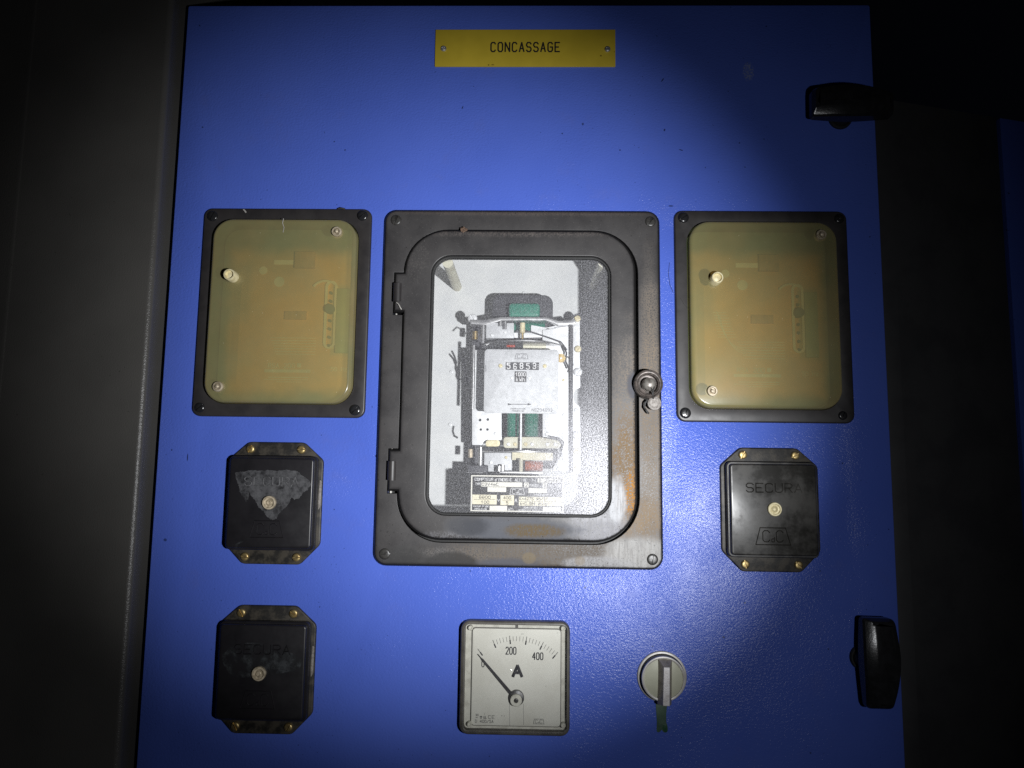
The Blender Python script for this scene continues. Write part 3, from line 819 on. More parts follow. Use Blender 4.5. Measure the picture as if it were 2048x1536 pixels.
# hinge tabs belong to the glazed door
def rel(p): return (p[0] - cx, p[1] - cz)
L, Rr, T, B = -108.8, 108.0, 144.2, -142.8
ol = []
def arc(ax, az, r, a0, a1, n=12):
    return [(ax + r * math.cos(R(a0 + (a1 - a0) * k / n)), az + r * math.sin(R(a0 + (a1 - a0) * k / n))) for k in range(n + 1)]
rc = 41
ol += arc(Rr - rc, T - rc, rc, 0, 90) + arc(L + rc, T - rc, rc, 90, 175)
ol += [(L, 103.0), (L - 8.9, 103.0), (L - 8.9, 62.8), (L, 62.8)]
ol += [(L, -60.0), (L - 9.1, -60.0), (L - 9.1, -100.2), (L, -100.2)]
ol += arc(L + rc, B + rc, rc, 185, 270) + arc(Rr - rc, B + rc, rc, 270, 360)
mb = MB()
mb.plate(rrect(258.2, 328.6, 12, seg=8), [ol], 0.1, 5.2, 4.6, .4, 6)
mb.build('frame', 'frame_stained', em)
mb = MB(); mb.plate(rrect(240, 308, 12), [rrect(170, 242, 20)], -4.5, -2.5); mb.build('rebate', 'gasket', em)
mb = MB()
win = rrect(164.6, 236.4, 18, 0, -0.1, 8)
dol = [(x - .7, z + .75) for x, z in offset(ol, 1.35)]
mb.plate(dol, [win], -2.4, 9.5, 4.6, 1.2, 6)
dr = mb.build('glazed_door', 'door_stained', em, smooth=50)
for zc in (83, -80):
    mb = MB(); mb.tube([(L - 4.6, zc + 8.5, 7.8), (L - 4.6, zc - 8.5, 7.8)], 4.2, 16); mb.build('hinge_barrel', 'black_bakelite', dr)
# thin gap shadow line groove between hinge leaves is left by the real gap; gasket and pane
mb = MB(); mb.plate(rrect(165.6, 237.4, 18.5, 0, -.1), [rrect(160.6, 232.4, 16, 0, -.1)], 2.0, 7.2, .3, 1.0); mb.build('gasket', 'gasket', dr)
mb = MB(); mb.slab(rrect(164, 236, 17.5, 0, -.1), 3.2, 5.6); mb.build('glass_pane', 'dusty_glass', dr)
# latch knob with cup
kx, kz = at(1297, 768, 16); kx -= cx; kz -= cz
mb = MB(); mb.lathe([(12.6, 4.5), (13.0, 15.0), (12.8, 17.0), (12.1, 17.6), (11.4, 17.2), (11.0, 16.4), (10.2, 16.2), (9.6, 15.2), (8.9, 14.8), (8.5, 10.0), (6.8, 9.4)], kx, kz, 44)
mb.build('latch_cup', 'worn_ring', em)
mb = MB(); mb.lathe([(5.9, 8), (6.1, 14), (5.8, 16.6), (4.6, 18.6), (3.0, 19.6), (1.2, 20.0), (.1, 20.1)], kx + .5, kz - .2, 32); mb.build('latch_knob', 'worn_steel', em)
for (px, py, ro) in ((792, 440, -65), (1301, 443, -50), (769, 1108, -3), (1305, 1119, -80)):
    x, z = at(px, py, 5.5); screw('frame', em, x - cx, z - cz, 4.6, ro)
# drip spots on the frame
mb = MB()
for px, py, r_ in ((1158, 1118, 3.0), (1212, 1104, 1.8), (1297, 960, 1.9), (1301, 935, 1.8), (1050, 1115, 2.6), (1284, 829, 2.2)):
    x, z = at(px, py, 5.1); mb.lathe([(r_, 4.95), (r_, 5.06), (r_ * .8, 5.10), (r_ * .55, 5.05), (r_ * .5, 5.12), (.1, 5.12)], x - cx, z - cz, 18)
mb.build('dried_drops', 'mud', em) if False else mb.bm.free()

# case behind the frame, 95 mm deep
DB = -92
mb = MB()
mb.loft([(rrect(232, 302, 34), 0.0), (rrect(228, 298, 34), DB), (rrect(226, 296, 33), DB), (rrect(229.5, 299.5, 33), 0.0)], closed=True)
mb.build('case', 'case_wall', em)
mb = MB(); mb.slab(rrect(227, 297, 33), DB - 3, DB + .5); mb.build('back_plate', 'back_plate', em)


def I(px, py, h):
    x, z = at(px, py, h); return (x - cx, z - cz)


# two pillars in the upper corners
for (p0, p1) in (((893, 520), (916, 578)), ((1207, 525), (1189, 572))):
    a = I(*p0, 0); b = I(*p1, DB + 2)
    mx, mz = (a[0] + b[0]) / 2, (a[1] + b[1]) / 2
    mb = MB(); mb.tube([(mx, mz, 0), (mx, mz, DB)], 5.0, 16); mb.build('pillar', 'cream_plastic', em)
# rivets on the back plate
for px, py in ((903, 743), (900, 849), (1048, 586)):
    x, z = I(px, py, DB + 2); screw('steel', em, x, z, DB + .5, random.uniform(0, 180), .95, 'rivet')


def ibox(mb, x0, y0, x1, y1, hb, hf, bev=.3):
    a = I(x0, y1, hf); b = I(x1, y0, hf)
    mb.box(a[0], b[0], a[1], b[1], hb, hf, bev); return mb


# chassis of the works
ch = MB()
# lower white plate, left part with four holes
def iplate(mb, pts, holes, hb, hf, r=1.0, bev=.3):
    P = [I(x, y, hf) for x, y in pts]
    A = sum(P[i][0] * P[(i + 1) % len(P)][1] - P[(i + 1) % len(P)][0] * P[i][1] for i in range(len(P)))
    if A < 0: P = P[::-1]
    P = box_round(P, r, 3)
    hs = []
    for (x, y, rr) in holes:
        q = I(x, y, hf); hs.append(circle(rr, q[0], q[1], 14))
    mb.plate(P, hs, hb, hf, bev, 0.0)
    return mb


works = thing('x', '', '')
bpy.data.objects.remove(works)
HC = -52
iplate(ch, [(944, 700), (966, 700), (966, 815), (1003, 815), (1003, 874), (1008, 880), (968, 882), (964, 890), (944, 890)], [(960, 840, 1.4), (975.5, 839, 1.4), (961.5, 859, 1.3), (974.8, 859, 1.3)], HC - 3, HC)
iplate(ch, [(1085, 660), (1137, 652), (1137, 943), (1106, 943), (1106, 935), (1124, 908), (1124, 884), (1112, 876), (1085, 874)], [], HC - 3, HC)
ch.build('chassis_plate', 'zinc', em)
mb = MB()
iplate(mb, [(1145, 636), (1160, 636), (1160, 690), (1160, 725), (1161, 775), (1150, 780), (1147, 792), (1150, 806), (1160, 812), (1161, 860), (1161, 930), (1160, 948), (1143, 948)], [], HC - 9, HC - 6, 2)
mb.build('side_rail', 'zinc', em)
mb = MB(); a = I(1141, 650, HC - 20); b = I(1141, 945, HC - 20); mb.box(a[0] - 1.5, a[0] + 1.8, b[1], a[1], HC - 30, HC - 4); mb.build('inner_rail', 'iron_core', em)
for (px, py, k, s, h) in ((1155, 637, 'smallbrass', 1.4, HC - 5), (1156, 698, 'smallbrass', 1.5, HC - 5), (1156, 744, 'steel', 2.0, HC - 5.5), (1154, 870, 'steel', 2.0, HC - 5.5), (1153, 902, 'smallbrass', 1.5, HC - 5),
                          (991.3, 867.6, 'steel', .95, HC), (1094.7, 868, 'steel', .95, HC), (1117, 938, 'steel', .95, HC), (945, 637, 'steel', 2.2, HC + 4)):
    x, z = I(px, py, h + 1); screw(k, em, x, z, h, random.uniform(20, 160), s)
for (px, py) in ((1155, 637), (1156, 698), (1153, 902)):
    x, z = I(px, py, HC - 7); mb = MB(); mb.lathe([(5.2, HC - 12), (5.2, HC - 7), (4.6, HC - 6.2), (3.4, HC - 6.2), (3.2, HC - 7.4), (.2, HC - 7.4)], x, z, 24); mb.build('terminal_washer', 'iron_core', em)


def coil(mb, x0, y0, x1, y1, h, vert=True, r=6.0, pitch=0.9):
    a, b = I(x0, y1, h), I(x1, y0, h)
    if vert: lo, hi, c = a[1], b[1], (a[0] + b[0]) / 2; rr = (b[0] - a[0]) / 2
    else: lo, hi, c = a[0], b[0], (a[1] + b[1]) / 2; rr = (b[1] - a[1]) / 2
    n = max(4, int((hi - lo) / pitch)); pts = []
    for i in range(n * 2 + 1):
        p = lo + (hi - lo) * i / (n * 2); q = rr * (1.0 if i % 2 else .93)
        pts.append((p, q))
    N = 20; rings = []
    for p, q in pts:
        ring = []
        for k in range(N):
            an = 2 * math.pi * k / N
            if vert: ring.append(mb.bm.verts.new(V3(c + q * math.cos(an), p, h - rr + q * math.sin(an))))
            else: ring.append(mb.bm.verts.new(V3(p, c + q * math.cos(an), h - rr + q * math.sin(an))))
        rings.append(ring)
    for u, v in zip(rings, rings[1:]): mb.bridge(u, v)
    mb.bm.faces.new(rings[0]); mb.bm.faces.new(rings[-1]); return mb


mb = MB(); a = I(956, 650, -66); b = I(956, 946, -66); mb.box(a[0] - 5, a[0] + 3.5, b[1], a[1], -82, -66, .5); mb.build('shade_filler', 'iron_core', em)  # dark bar added to fill the shaded left side and join up shadows
# upper electromagnet: black rounded yoke, green coil
mb = MB(); A, Bp = I(984, 668, -62), I(1106, 590, -62)
w_, h_ = Bp[0] - A[0], Bp[1] - A[1]; mb.slab(rrect(w_, h_, 9, (A[0] + Bp[0]) / 2, (A[1] + Bp[1]) / 2, 5), -80, -62, 1); mb.build('magnet_core', 'iron_core', em)
mb = MB(); A, Bp = I(1017, 634, -50), I(1080, 606, -50); mb.slab(rrect(Bp[0] - A[0], Bp[1] - A[1], 3.5, (A[0] + Bp[0]) / 2, (A[1] + Bp[1]) / 2, 4), -62, -50, 2.5); mb.build('upper_coil', 'green_coil', em)
mb = MB(); coil(mb, 1028, 642, 1090, 668, -56, False); mb.build('upper_coil', 'green_coil', em)
# bridge bar across the top and its slanted ends
mb = MB()
iplate(mb, [(940, 639), (968, 640), (1000, 634), (1092, 634), (1120, 642), (1150, 638), (1152, 648), (1118, 650), (1090, 640), (1002, 641), (972, 650), (940, 648)], [], -58, -44, 1.0)
mb.build('top_bridge', 'steel', em)
mb = MB(); ibox(mb, 972, 646, 1028, 676, -60, -46); mb.build('bearing_plate', 'aluminium_plate', em)
mb = MB(); iplate(mb, [(1062, 650), (1092, 655), (1118, 650), (1136, 650), (1136, 684), (1100, 674), (1028, 676), (1028, 665), (1062, 665)], [], -61, -54, 1); mb.build('scale_bracket', 'zinc', em)
mb = MB(); a = I(1096, 661, -53); mb.lathe([(2.4, -55), (2.4, -53.2), (1.4, -53.2), (1.2, -54)], a[0], a[1], 16)
for y in (655, 659): ibox(mb, 1108, y, 1120, y + 1, -54.2, -53.9, 0)
mb.build('bracket_marks', 'ink_grey', em)


def cyl(px, y0, y1, rad, h, mat, name):
    a, b = I(px, y0, h), I(px, y1, h)
    mb = MB(); mb.tube([(a[0], a[1], h - rad), (a[0], b[1], h - rad)], rad, 16); return mb.build(name, mat, em)


cyl(966, 650, 686, 2.0, -40, 'steel', 'post'); cyl(1001, 642, 652, 1.8, -42, 'steel', 'post'); cyl(1010, 642, 658, 1.8, -42, 'steel', 'post')
cyl(1045, 645, 665, 2.6, -40, 'pale_brass', 'bearing'); cyl(1045, 665, 678, 1.3, -42, 'brass', 'spindle')
cyl(950, 662, 678, 2.6, -44, 'brass', 'adjuster'); cyl(947.5, 690, 818, 1.5, -40, 'steel', 'rod'); cyl(961, 894, 932, 2.0, -38, 'steel', 'post')
cyl(941, 898, 915, 2.4, -44, 'dull_brass', 'adjuster'); cyl(1042, 826, 905, 1.1, -38, 'zinc', 'spindle'); cyl(1042, 918, 946, 2.0, -36, 'cream_plastic', 'bearing')
cyl(998, 932, 944, 2.0, -38, 'steel', 'post'); cyl(1005.5, 930, 944, 1.8, -38, 'steel', 'post')
# rotor discs (thin horizontal aluminium discs)
for (pc, py, rad) in ((1045, 681, 41), (1042, 903, 41)):
    hC = -66; a = I(pc, py, hC + rad)
    mb = MB(); N = 64
    top = [mb.bm.verts.new(V3(a[0] + rad * math.cos(2 * math.pi * k / N), a[1] + .6, hC + rad * math.sin(2 * math.pi * k / N))) for k in range(N)]
    bot = [mb.bm.verts.new(V3(a[0] + rad * math.cos(2 * math.pi * k / N), a[1] - .6, hC + rad * math.sin(2 * math.pi * k / N))) for k in range(N)]
    mb.bridge(top, bot); mb.bm.faces.new(top); mb.bm.faces.new(bot); mb.build('rotor_disc', 'steel', em)
# coils
mb = MB(); coil(mb, 1012, 822, 1038, 878, -52); mb.build('coil', 'green_coil', em)
mb = MB(); coil(mb, 1047, 822, 1078, 878, -52); mb.build('coil', 'green_coil', em)
mb = MB(); ibox(mb, 1002, 815, 1088, 885, -88, -78); mb.build('coil_backing', 'iron_core', em)
mb = MB(); coil(mb, 1013, 681, 1030, 694, -50, False); mb.build('coil', 'red_wire', em)
mb = MB(); coil(mb, 1053, 680, 1072, 694, -50, False); mb.build('coil', 'red_wire', em)
mb = MB(); ibox(mb, 1046, 691, 1092, 698, -56, -48); mb.build('former', 'cream_plastic', em)
mb = MB(); coil(mb, 1050, 922, 1086, 943, -46, False); mb.build('coil', 'copper_wire', em)
mb = MB(); ibox(mb, 1024, 906, 1106, 920, -60, -47); mb.build('former', 'label_cream', em)
mb = MB(); ibox(mb, 968, 906, 1024, 943, -62, -50); mb.build('bearing_plate', 'aluminium_plate', em)
mb = MB(); ibox(mb, 936, 931, 975, 945, -50, -36, 1); mb.build('terminal_block', 'iron_core', em)
mb = MB(); iplate(mb, [(930, 944.5), (966, 944.5), (966, 948), (930, 948)], [], -50, -36); iplate(mb, [(998, 942.5), (1085, 943.5), (1085, 948), (998, 947)], [], -50, -36); mb.build('bottom_bridge', 'steel', em)
for pl, rr, hh, mt in ((((1030, 664), (1060, 663), (1100, 676), (1122, 684), (1134, 700)), .7, -44, 'iron_core'), (((1126, 690), (1133, 706), (1131, 722), (1138, 738)), .9, -44, 'wire_black'),
                       (((1137, 712), (1144, 718), (1146, 730), (1141, 746)), .6, -42, 'iron_core'), (((930, 668), (938, 660), (946, 664)), .8, -48, 'wire_black'),
                       (((972, 690), (985, 684), (1004, 681), (1012, 684)), .6, -42, 'steel'), (((1108, 912), (1124, 900), (1127, 884), (1118, 876), (1100, 873)), .7, -44, 'iron_core'),
                       (((968, 898), (1010, 899), (1046, 901)), .45, -40, 'iron_core')):
    mb = MB(); mb.tube([(*I(x, y, hh), hh) for x, y in pl], rr, 8); mb.build('lead_wire' if mt == 'wire_black' else 'spring_clip', mt, em)
for px, py, k_, sc_, hh in ((1010, 664, 'steel', .7, -46), (984, 670, 'steel', .8, -46), (1108, 690, 'steel', .8, HC), (1127, 760, 'smallbrass', .6, HC), (1127, 830, 'steel', .7, HC), (950, 735, 'steel', .6, HC), (951, 800, 'steel', .6, HC),
                             (1098, 700, 'smallbrass', .6, HC), (982, 925, 'steel', .8, -50), (1012, 915, 'smallbrass', .6, -50), (1128, 920, 'steel', .7, HC), (1152, 820, 'steel', .9, HC - 5.5), (1152, 935, 'smallbrass', .8, HC - 5.5)):
    x, z = I(px, py, hh + 1); screw(k_, em, x, z, hh, random.uniform(0, 180), sc_)
# register gear seen beside the plate, and its dark spindle holes
a = I(1122, 716, -34); mb = MB()
gp_ = []
for k in range(56):
    rr = 4.6 if k % 4 < 2 else 4.0
    gp_.append((a[0] + rr * math.cos(2 * math.pi * k / 56), a[1] + rr * math.sin(2 * math.pi * k / 56)))
mb.plate(gp_, [circle(1.1, a[0], a[1], 12)], -36, -34.6); mb.build('gear_wheel', 'brass', em)
# terminal strip
mb = MB(); iplate(mb, [(1007, 874), (1080, 874), (1100, 878), (1117, 881), (1123, 890), (1118, 897), (1007, 896)], [], -52, -45, 3); mb.build('terminal_strip', 'cream_plastic', em)
for px, k in ((1017, 'steel'), (1030, 'smallbrass'), (1051, 'smallbrass'), (1064, 'steel'), (1095, 'steel'), (1111, 'steel')):
    x, z = I(px, 888.5, -44.5); screw(k, em, x, z, -45, random.uniform(0, 180), .8)
mb = MB(); iplate(mb, [(972, 880), (1000, 880), (1000, 893), (970, 893)], [], -50, -47, 3); mb.build('link_bar', 'pale_brass', em)
mb = MB(); iplate(mb, [(1100, 872), (1130, 876), (1133, 900), (1126, 912), (1123, 898), (1120, 884), (1098, 876)], [], -58, -53.5, 2); mb.build('bracket_edge', 'iron_core', em)
# curly black leads at the left
for pl in (((921, 706), (926, 716), (930, 728), (928, 740), (932, 752), (938, 764)), ((916, 712), (924, 722), (932, 742), (930, 756), (936, 770)), ((925, 856), (923, 866), (926, 876), (933, 880))):
    P = [I(x, y, -60) for x, y in pl]
    mb = MB(); mb.tube([(p[0], p[1], -60) for p in P], 1.0, 8); mb.build('wiring', 'wire_black', em)

# register plate with counter
HR = -26
A, Bp = I(967, 826, HR), I(1117.5, 699.5, HR); rw, rh = Bp[0] - A[0], Bp[1] - A[1]; rx, rz = (A[0] + Bp[0]) / 2, (A[1] + Bp[1]) / 2
cA, cB = I(1011, 739.5, HR), I(1078, 724.8, HR)
mb = MB(); mb.plate(rrect(rw, rh, 3.5, rx, rz, 5), [rrect(cB[0] - cA[0], cB[1] - cA[1], .6, (cA[0] + cB[0]) / 2, (cA[1] + cB[1]) / 2, 2)], HR - 1.2, HR, .3, 0)
reg = mb.build('register_plate', 'aluminium_plate', em)
mb = MB(); mb.box(cA[0] - 2, cB[0] + 2, cA[1] - 2, cB[1] + 2, HR - 14, HR - 1.5); mb.build('counter_drum', 'counter_dark', reg)
mb = MB()
dh = 5.3
for i, chx in enumerate('56853'):
    px = 1017 + i * 12.9
    a = I(px, 737.2 + (0.9 if i in (1, 3) else 0), HR - 1.4); put_text(mb, chx, a[0], a[1], dh, 2.7, 1.0, HR - 1.5)
a = I(1075, 730, HR - 1.4)
for k in range(3): mb.box(a[0], a[0] + 1.6, a[1] - k * 1.6, a[1] - k * 1.6 + .5, HR - 1.6, HR - 1.3)
mb.build('digits', 'digit_white', reg)
a, b = I(1029, 764, HR), I(1053, 743, HR); mb = MB(); mb.box(a[0], b[0], a[1], b[1], HR - .2, HR + .15); kb = mb.build('unit_label', 'label_black', reg)
mb = MB(); c_ = (a[0] + b[0]) / 2; zz = I(1041, 752, HR)[1]; put_text(mb, '1000', c_, zz, 3.3, 1.7, .62, HR + .15, gap=.8); zz = I(1041, 762.4, HR)[1]; put_text(mb, 'kWh', c_, zz, 3.5, 2.1, .62, HR + .15, gap=.9)
mb.build('unit_lettering', 'digit_white', reg)
mb = MB(); c_ = I(1043, 712.6, HR); logo(mb, c_[0], c_[1], 10.0, 12.6, 5.0, .42, HR + .02)
a, b = I(1016, 808.6, HR), I(1062, 808.6, HR); engrave(mb, [[a, b]], .6, HR + .02); engrave(mb, [[(a[0], a[1] + .7), (a[0] + 3, a[1]), (a[0], a[1] - .7)], [(b[0] - 3, b[1] + .7), (b[0], b[1]), (b[0] - 3, b[1] - .7)]], .6, HR + .02)
for py, tx in ((818.8, 'FABRICATION'), (823.2, 'FRANCAISE')):
    a = I(1036, py, HR); put_text(mb, tx, a[0], a[1], 1.2, .85, .28, HR + .02, gap=.42)
a = I(1084, 823, HR); put_text(mb, 'N8294693', a[0], a[1], 2.8, 1.6, .32, HR + .02, gap=.9)
for k in range(8):
    a = I(971.2, 731 + k * 1.7, HR); mb.box(a[0] - .7, a[0] + .7, a[1], a[1] + .35, HR - .02, HR + .12)
mb.build('marking', 'ink_grey', reg)
for px, py, k, s in ((1001, 731.4, 'smallbrass', .85), (1089.5, 732, 'smallbrass', .85), (1023.4, 755.6, 'steel', .65), (1058.5, 756, 'steel', .65)):
    x, z = I(px, py, HR + 1); screw(k, reg, x, z, HR, random.uniform(20, 70), s)

# rating plate near the glass
HL = -8
LA, LB = I(940.8, 1022.5, HL), I(1128, 952.4, HL)
K = (LB[0] - LA[0]) / 1745.0; KZ = (LB[1] - LA[1]) / 652.0
def lp(x, y): return (LA[0] + (x - 190) * K, LB[1] - (y - 113) * KZ)
mb = MB(); mb.box(LA[0], LB[0], LA[1], LB[1], HL - 1, HL, .2); rp = mb.build('rating_plate', 'label_black', em)
mb = MB(); bw = 22
def lrect(mb, x0, y0, x1, y1, h=0.12):
    a, b = lp(x0, y1), lp(x1, y0); mb.box(a[0], b[0], a[1], b[1], HL - .05, HL + h)
lrect(mb, 192, 115, 1933, 137); lrect(mb, 192, 744, 1933, 763); lrect(mb, 192, 137.5, 216, 743.5); lrect(mb, 1905, 137.5, 1933, 743.5)
for rct in ((385, 236, 1155, 318), (1190, 236, 1275, 325), (1535, 240, 1620, 325), (503, 326, 855, 412), (1270, 336, 1620, 422), (1440, 160, 1885, 232), (548, 660, 875, 742), (1540, 672, 1880, 742)): lrect(mb, *rct)
mb.build('white_fields', 'label_white', rp)
mb = MB()
for rct in ((220, 465, 680, 638), (750, 470, 1003, 645), (1095, 492, 1900, 652)): lrect(mb, *rct)
mb.build('cream_fields', 'label_cream', rp)
mb = MB()
def ltext(mb, s, x0, x1, yb, yt, w, h=HL + .02, fl=.3):
    a = lp(x0, yb); b = lp(x1, yt); n = len(s); wid = (b[0] - a[0]) / (n + (n - 1) * .42)
    engrave(mb, strokes(s, a[0], a[1], b[1] - a[1], wid, wid * .42)[0], w, h, fl)
ltext(mb, "COMPTEUR", 262, 605, 212, 166, .44); ltext(mb, "d'ENERGIE", 640, 950, 218, 168, .44); ltext(mb, 'ACTIVE', 1015, 1235, 220, 170, .44); ltext(mb, 'N', 1350, 1398, 222, 170, .44)
ltext(mb, 'TYPE', 275, 378, 292, 252, .33); ltext(mb, 'PHASES', 1290, 1450, 305, 265, .34); ltext(mb, 'PAR. POUR', 1640, 1880, 310, 268, .33)
ltext(mb, 'CONSTANTE', 1380, 1635, 468, 442, .3); ltext(mb, 'V', 690, 738, 582, 540, .46); ltext(mb, 'A', 1015, 1062, 590, 530, .46); ltext(mb, 'Wh', 892, 985, 738, 690, .33)
ltext(mb, "VALEUR D'UNE", 238, 530, 686, 660, .3); ltext(mb, 'IMPULSION', 260, 495, 736, 710, .3); ltext(mb, 'TENSION DES', 1185, 1440, 700, 674, .3); ltext(mb, 'CIRCUITS AUXIL.', 1095, 1515, 742, 716, .3)
a = lp(1060, 398); logo(mb, a[0], a[1], 23 * K * 10, 27.5 * K * 10, 11.5 * KZ * 10, .45, HL + .02)
mb.build('lettering', 'digit_white', rp)
mb = MB(); F = HL + .13
ltext(mb, 'C3V4mC', 398, 705, 300, 252, .42, F); ltext(mb, '8 294693', 1468, 1880, 220, 172, .46, F); ltext(mb, '2', 1215, 1250, 310, 255, .46, F); ltext(mb, '3', 1560, 1598, 310, 255, .46, F)
ltext(mb, '6600', 350, 560, 532, 485, .46, F); ltext(mb, '100', 390, 535, 622, 575, .46, F); ltext(mb, '400', 805, 945, 538, 492, .46, F); ltext(mb, '5', 858, 892, 632, 580, .46, F)
ltext(mb, 'K=4275 Wh/tr', 1110, 1635, 550, 505, .42, F); ltext(mb, 'k=0,994 Wh/tr', 1125, 1645, 640, 590, .42, F)
for (x0, x1, y) in ((255, 650, 551), (785, 970, 560), (1098, 1895, 574)): engrave(mb, [[lp(x0, y), lp(x1, y)]], .28, F)
mb.build('typed_values', 'ink_black', rp)

# lead seal hanging from the latch knob (a thing of its own)
sx_, sz_ = at(1301, 808, 12)
ls = thing('lead_seal', 'small round grey lead seal hanging on twisted wire from the meter latch knob', 'seal', sx_ + 1.2, sz_, 11)
mb = MB(); mb.lathe([(5.6, 0), (6.2, 1.2), (6.0, 3.4), (4.4, 4.0), (3.0, 3.5), (2.6, 3.6), (.2, 3.9)], 2.0, .5, 22)
mb.build('seal_disc', 'lead', ls)
mb = MB()
mb.tube([(0.5, 2, 2), (.2, 7, 5), (-.8, 12, 7), (-2.2, 14.5, 8)], .55, 8); mb.tube([(2, 2, 2), (0.2, 8, 5.4), (.8, 13, 7.5), (1.2, 15, 8)], .55, 8)
mb.tube([(-3.5, 4, 1), (-6, 1, 0), (-6.5, -3, -.5), (-4, -7, -.5), (-2.5, -8.5, 0)], .9, 8)
mb.tube([(0, 5.2, 3), (-3.5, 6.4, 1), (-4, 4.5, 0), (-7, 5.5, -.5)], .8, 8)
mb.build('seal_wire', 'dark_steel', ls)

# crumb of mud on the meter door's top edge
mx_, mz_ = at(927, 459, 10)
mb = MB(); bmesh.ops.create_icosphere(mb.bm, subdivisions=3, radius=.0032)
for v in mb.bm.verts:
    v.co *= 1 + random.uniform(-.35, .3); v.co.z *= .8
cr = mb.build('mud_crumb', 'mud', None, (mx_, mz_, 8.2)); cr['label'] = 'brown crumb of dried mud on the top edge of the meter door'; cr['category'] = 'dirt'

# ================================================================== AMMETER
ax, az = -8.7, -181.2
am = thing('ammeter', 'square white-faced ammeter with black needle at zero, scale 200 and 400', 'gauge', ax, az)
o_ = rrect(95.4, 95.4, 8, seg=6)
mb = MB(); mb.plate(o_, [rrect(88.6, 88.2, 3.5, .6, .4, 6)], 0.1, 8.0, 2.2, .5, 4); mb.build('housing', 'housing_brown', am)
mb = MB(); mb.slab(rrect(90, 90, 4), .1, 2.2); mb.build('inner_rim', 'rim_cream', am)
d0, d1 = at(942, 1450, 4), at(1121.5, 1259.5, 4)
dw, dh_ = d1[0] - d0[0], d1[1] - d0[1]; dx_, dz_ = (d0[0] + d1[0]) / 2 - ax, (d0[1] + d1[1]) / 2 - az
mb = MB(); mb.slab(rrect(dw + 1.4, dh_ + 1.4, 3.2, dx_, dz_, 5), 2.2, 3.2); mb.build('dial_border', 'housing_brown', am)
mb = MB(); mb.slab(rrect(dw, dh_, 2.8, dx_, dz_, 5), 3.2, 4.0, .15); dl = mb.build('dial', 'dial_face', am)
def D(px, py, h=4.1):
    x, z = at(px / 5.908 + 900, py / 5.908 + 1220, h); return (x - ax, z - az)
HD = 4.02
hub = D(780, 1070); RS = 54.5
mb = MB()
for k in range(26):
    a = -38.6 + (41.3 + 38.6) * k / 25.0
    u = (math.sin(R(a)), math.cos(R(a)))
    r0, r1 = RS - (4.6 if k % 5 else 6.0), RS - (.6 if k % 5 else 0)
    if k == 0: r1 = RS
    if 0 < k < 5: continue
    engrave(mb, [[(hub[0] + u[0] * r0, hub[1] + u[1] * r0), (hub[0] + u[0] * r1, hub[1] + u[1] * r1)]], .32 if k % 5 else .5, HD)
    if k % 5 == 0: engrave(mb, [[(hub[0] + u[0] * (r0 + 2.2), hub[1] + u[1] * (r0 + 2.2)), (hub[0] + u[0] * (r0 - .6), hub[1] + u[1] * (r0 - .6))]], 1.15, HD)
def dtext(s, x0, x1, yb, yt, w, gapf=.5):
    a, b = D(x0, yb), D(x1, yt); n = len(s); wid = (b[0] - a[0]) / (n + (n - 1) * gapf)
    engrave(mb, strokes(s, a[0], a[1], b[1] - a[1], wid, wid * gapf)[0], w, HD)
dtext('200', 660, 780, 522, 442, .9); dtext('400', 975, 1098, 585, 508, .9); dtext('0', 375, 403, 672, 600, .72)
dtext('A', 745, 848, 780, 662, 2.7)
dtext('30', 303, 335, 1252, 1230, .28); dtext('~*B', 303, 430, 1284, 1256, .32); dtext('CE', 452, 525, 1284, 1248, .34); dtext('D 400/5A', 298, 512, 1330, 1302, .32)
a, b = D(405, 1284), D(435, 1284); engrave(mb, [[a, b]], .3, HD)
c_ = D(1048, 1318); logo(mb, c_[0], c_[1], 6.6 * 1.15, 8.2 * 1.12, 4.0, .32, HD)
for x_, y_ in ((848, 284), (864, 284), (612, 1250), (640, 1252)): q = D(x_, y_); mb.box(q[0] - .3, q[0] + .3, q[1] - .25, q[1] + .25, HD - .02, HD + .1)
mb.build('scale_marking', 'ink_black' if False else 'counter_dark', dl)
# centre mark on the rim, cut lines of the magnet slot
mb = MB(); a, b = D(772, 232), D(806, 158); mb.box(a[0], b[0], a[1], b[1], 2.2, 2.5); mb.build('centre_mark', 'housing_brown', am)
mb = MB()
for pl in (((702, 1110), (706, 1370)), ((868, 1110), (870, 1360))): engrave(mb, [[D(*pl[0]), D(*pl[1])]], .22, HD)
mb.build('slot_line', 'ink_grey', dl)
# needle, hub
mb = MB(); p0 = D(722, 990, 6); p1 = D(328, 522, 6)
v = Vector((p1[0] - p0[0], p1[1] - p0[1])); n_ = Vector((-v.y, v.x)).normalized()
def q(u, w): c = Vector(p0) + v * u; return [(c.x + n_.x * w, c.y + n_.y * w), (c.x - n_.x * w, c.y - n_.y * w)]
P = [q(-.12, 1.6)[0], q(.02, 1.35)[0], q(.86, .85)[0], q(.90, .3)[0], q(1.0, .22)[0], q(1.0, .22)[1], q(.90, .3)[1], q(.86, .85)[1], q(.02, 1.35)[1], q(-.12, 1.6)[1]]
A_ = sum(P[i][0] * P[(i + 1) % 10][1] - P[(i + 1) % 10][0] * P[i][1] for i in range(10))
mb.slab(P if A_ > 0 else P[::-1], 5.4, 6.0); mb.build('needle', 'ink_black', am)
hb = D(785, 1040, 6)
mb = MB(); mb.lathe([(6.6, 4.0), (6.6, 6.6), (6.0, 7.0), (.1, 7.0)], hb[0], hb[1]); mb.build('hub_shield', 'dark_steel', am)
hb = D(780, 1070, 9)
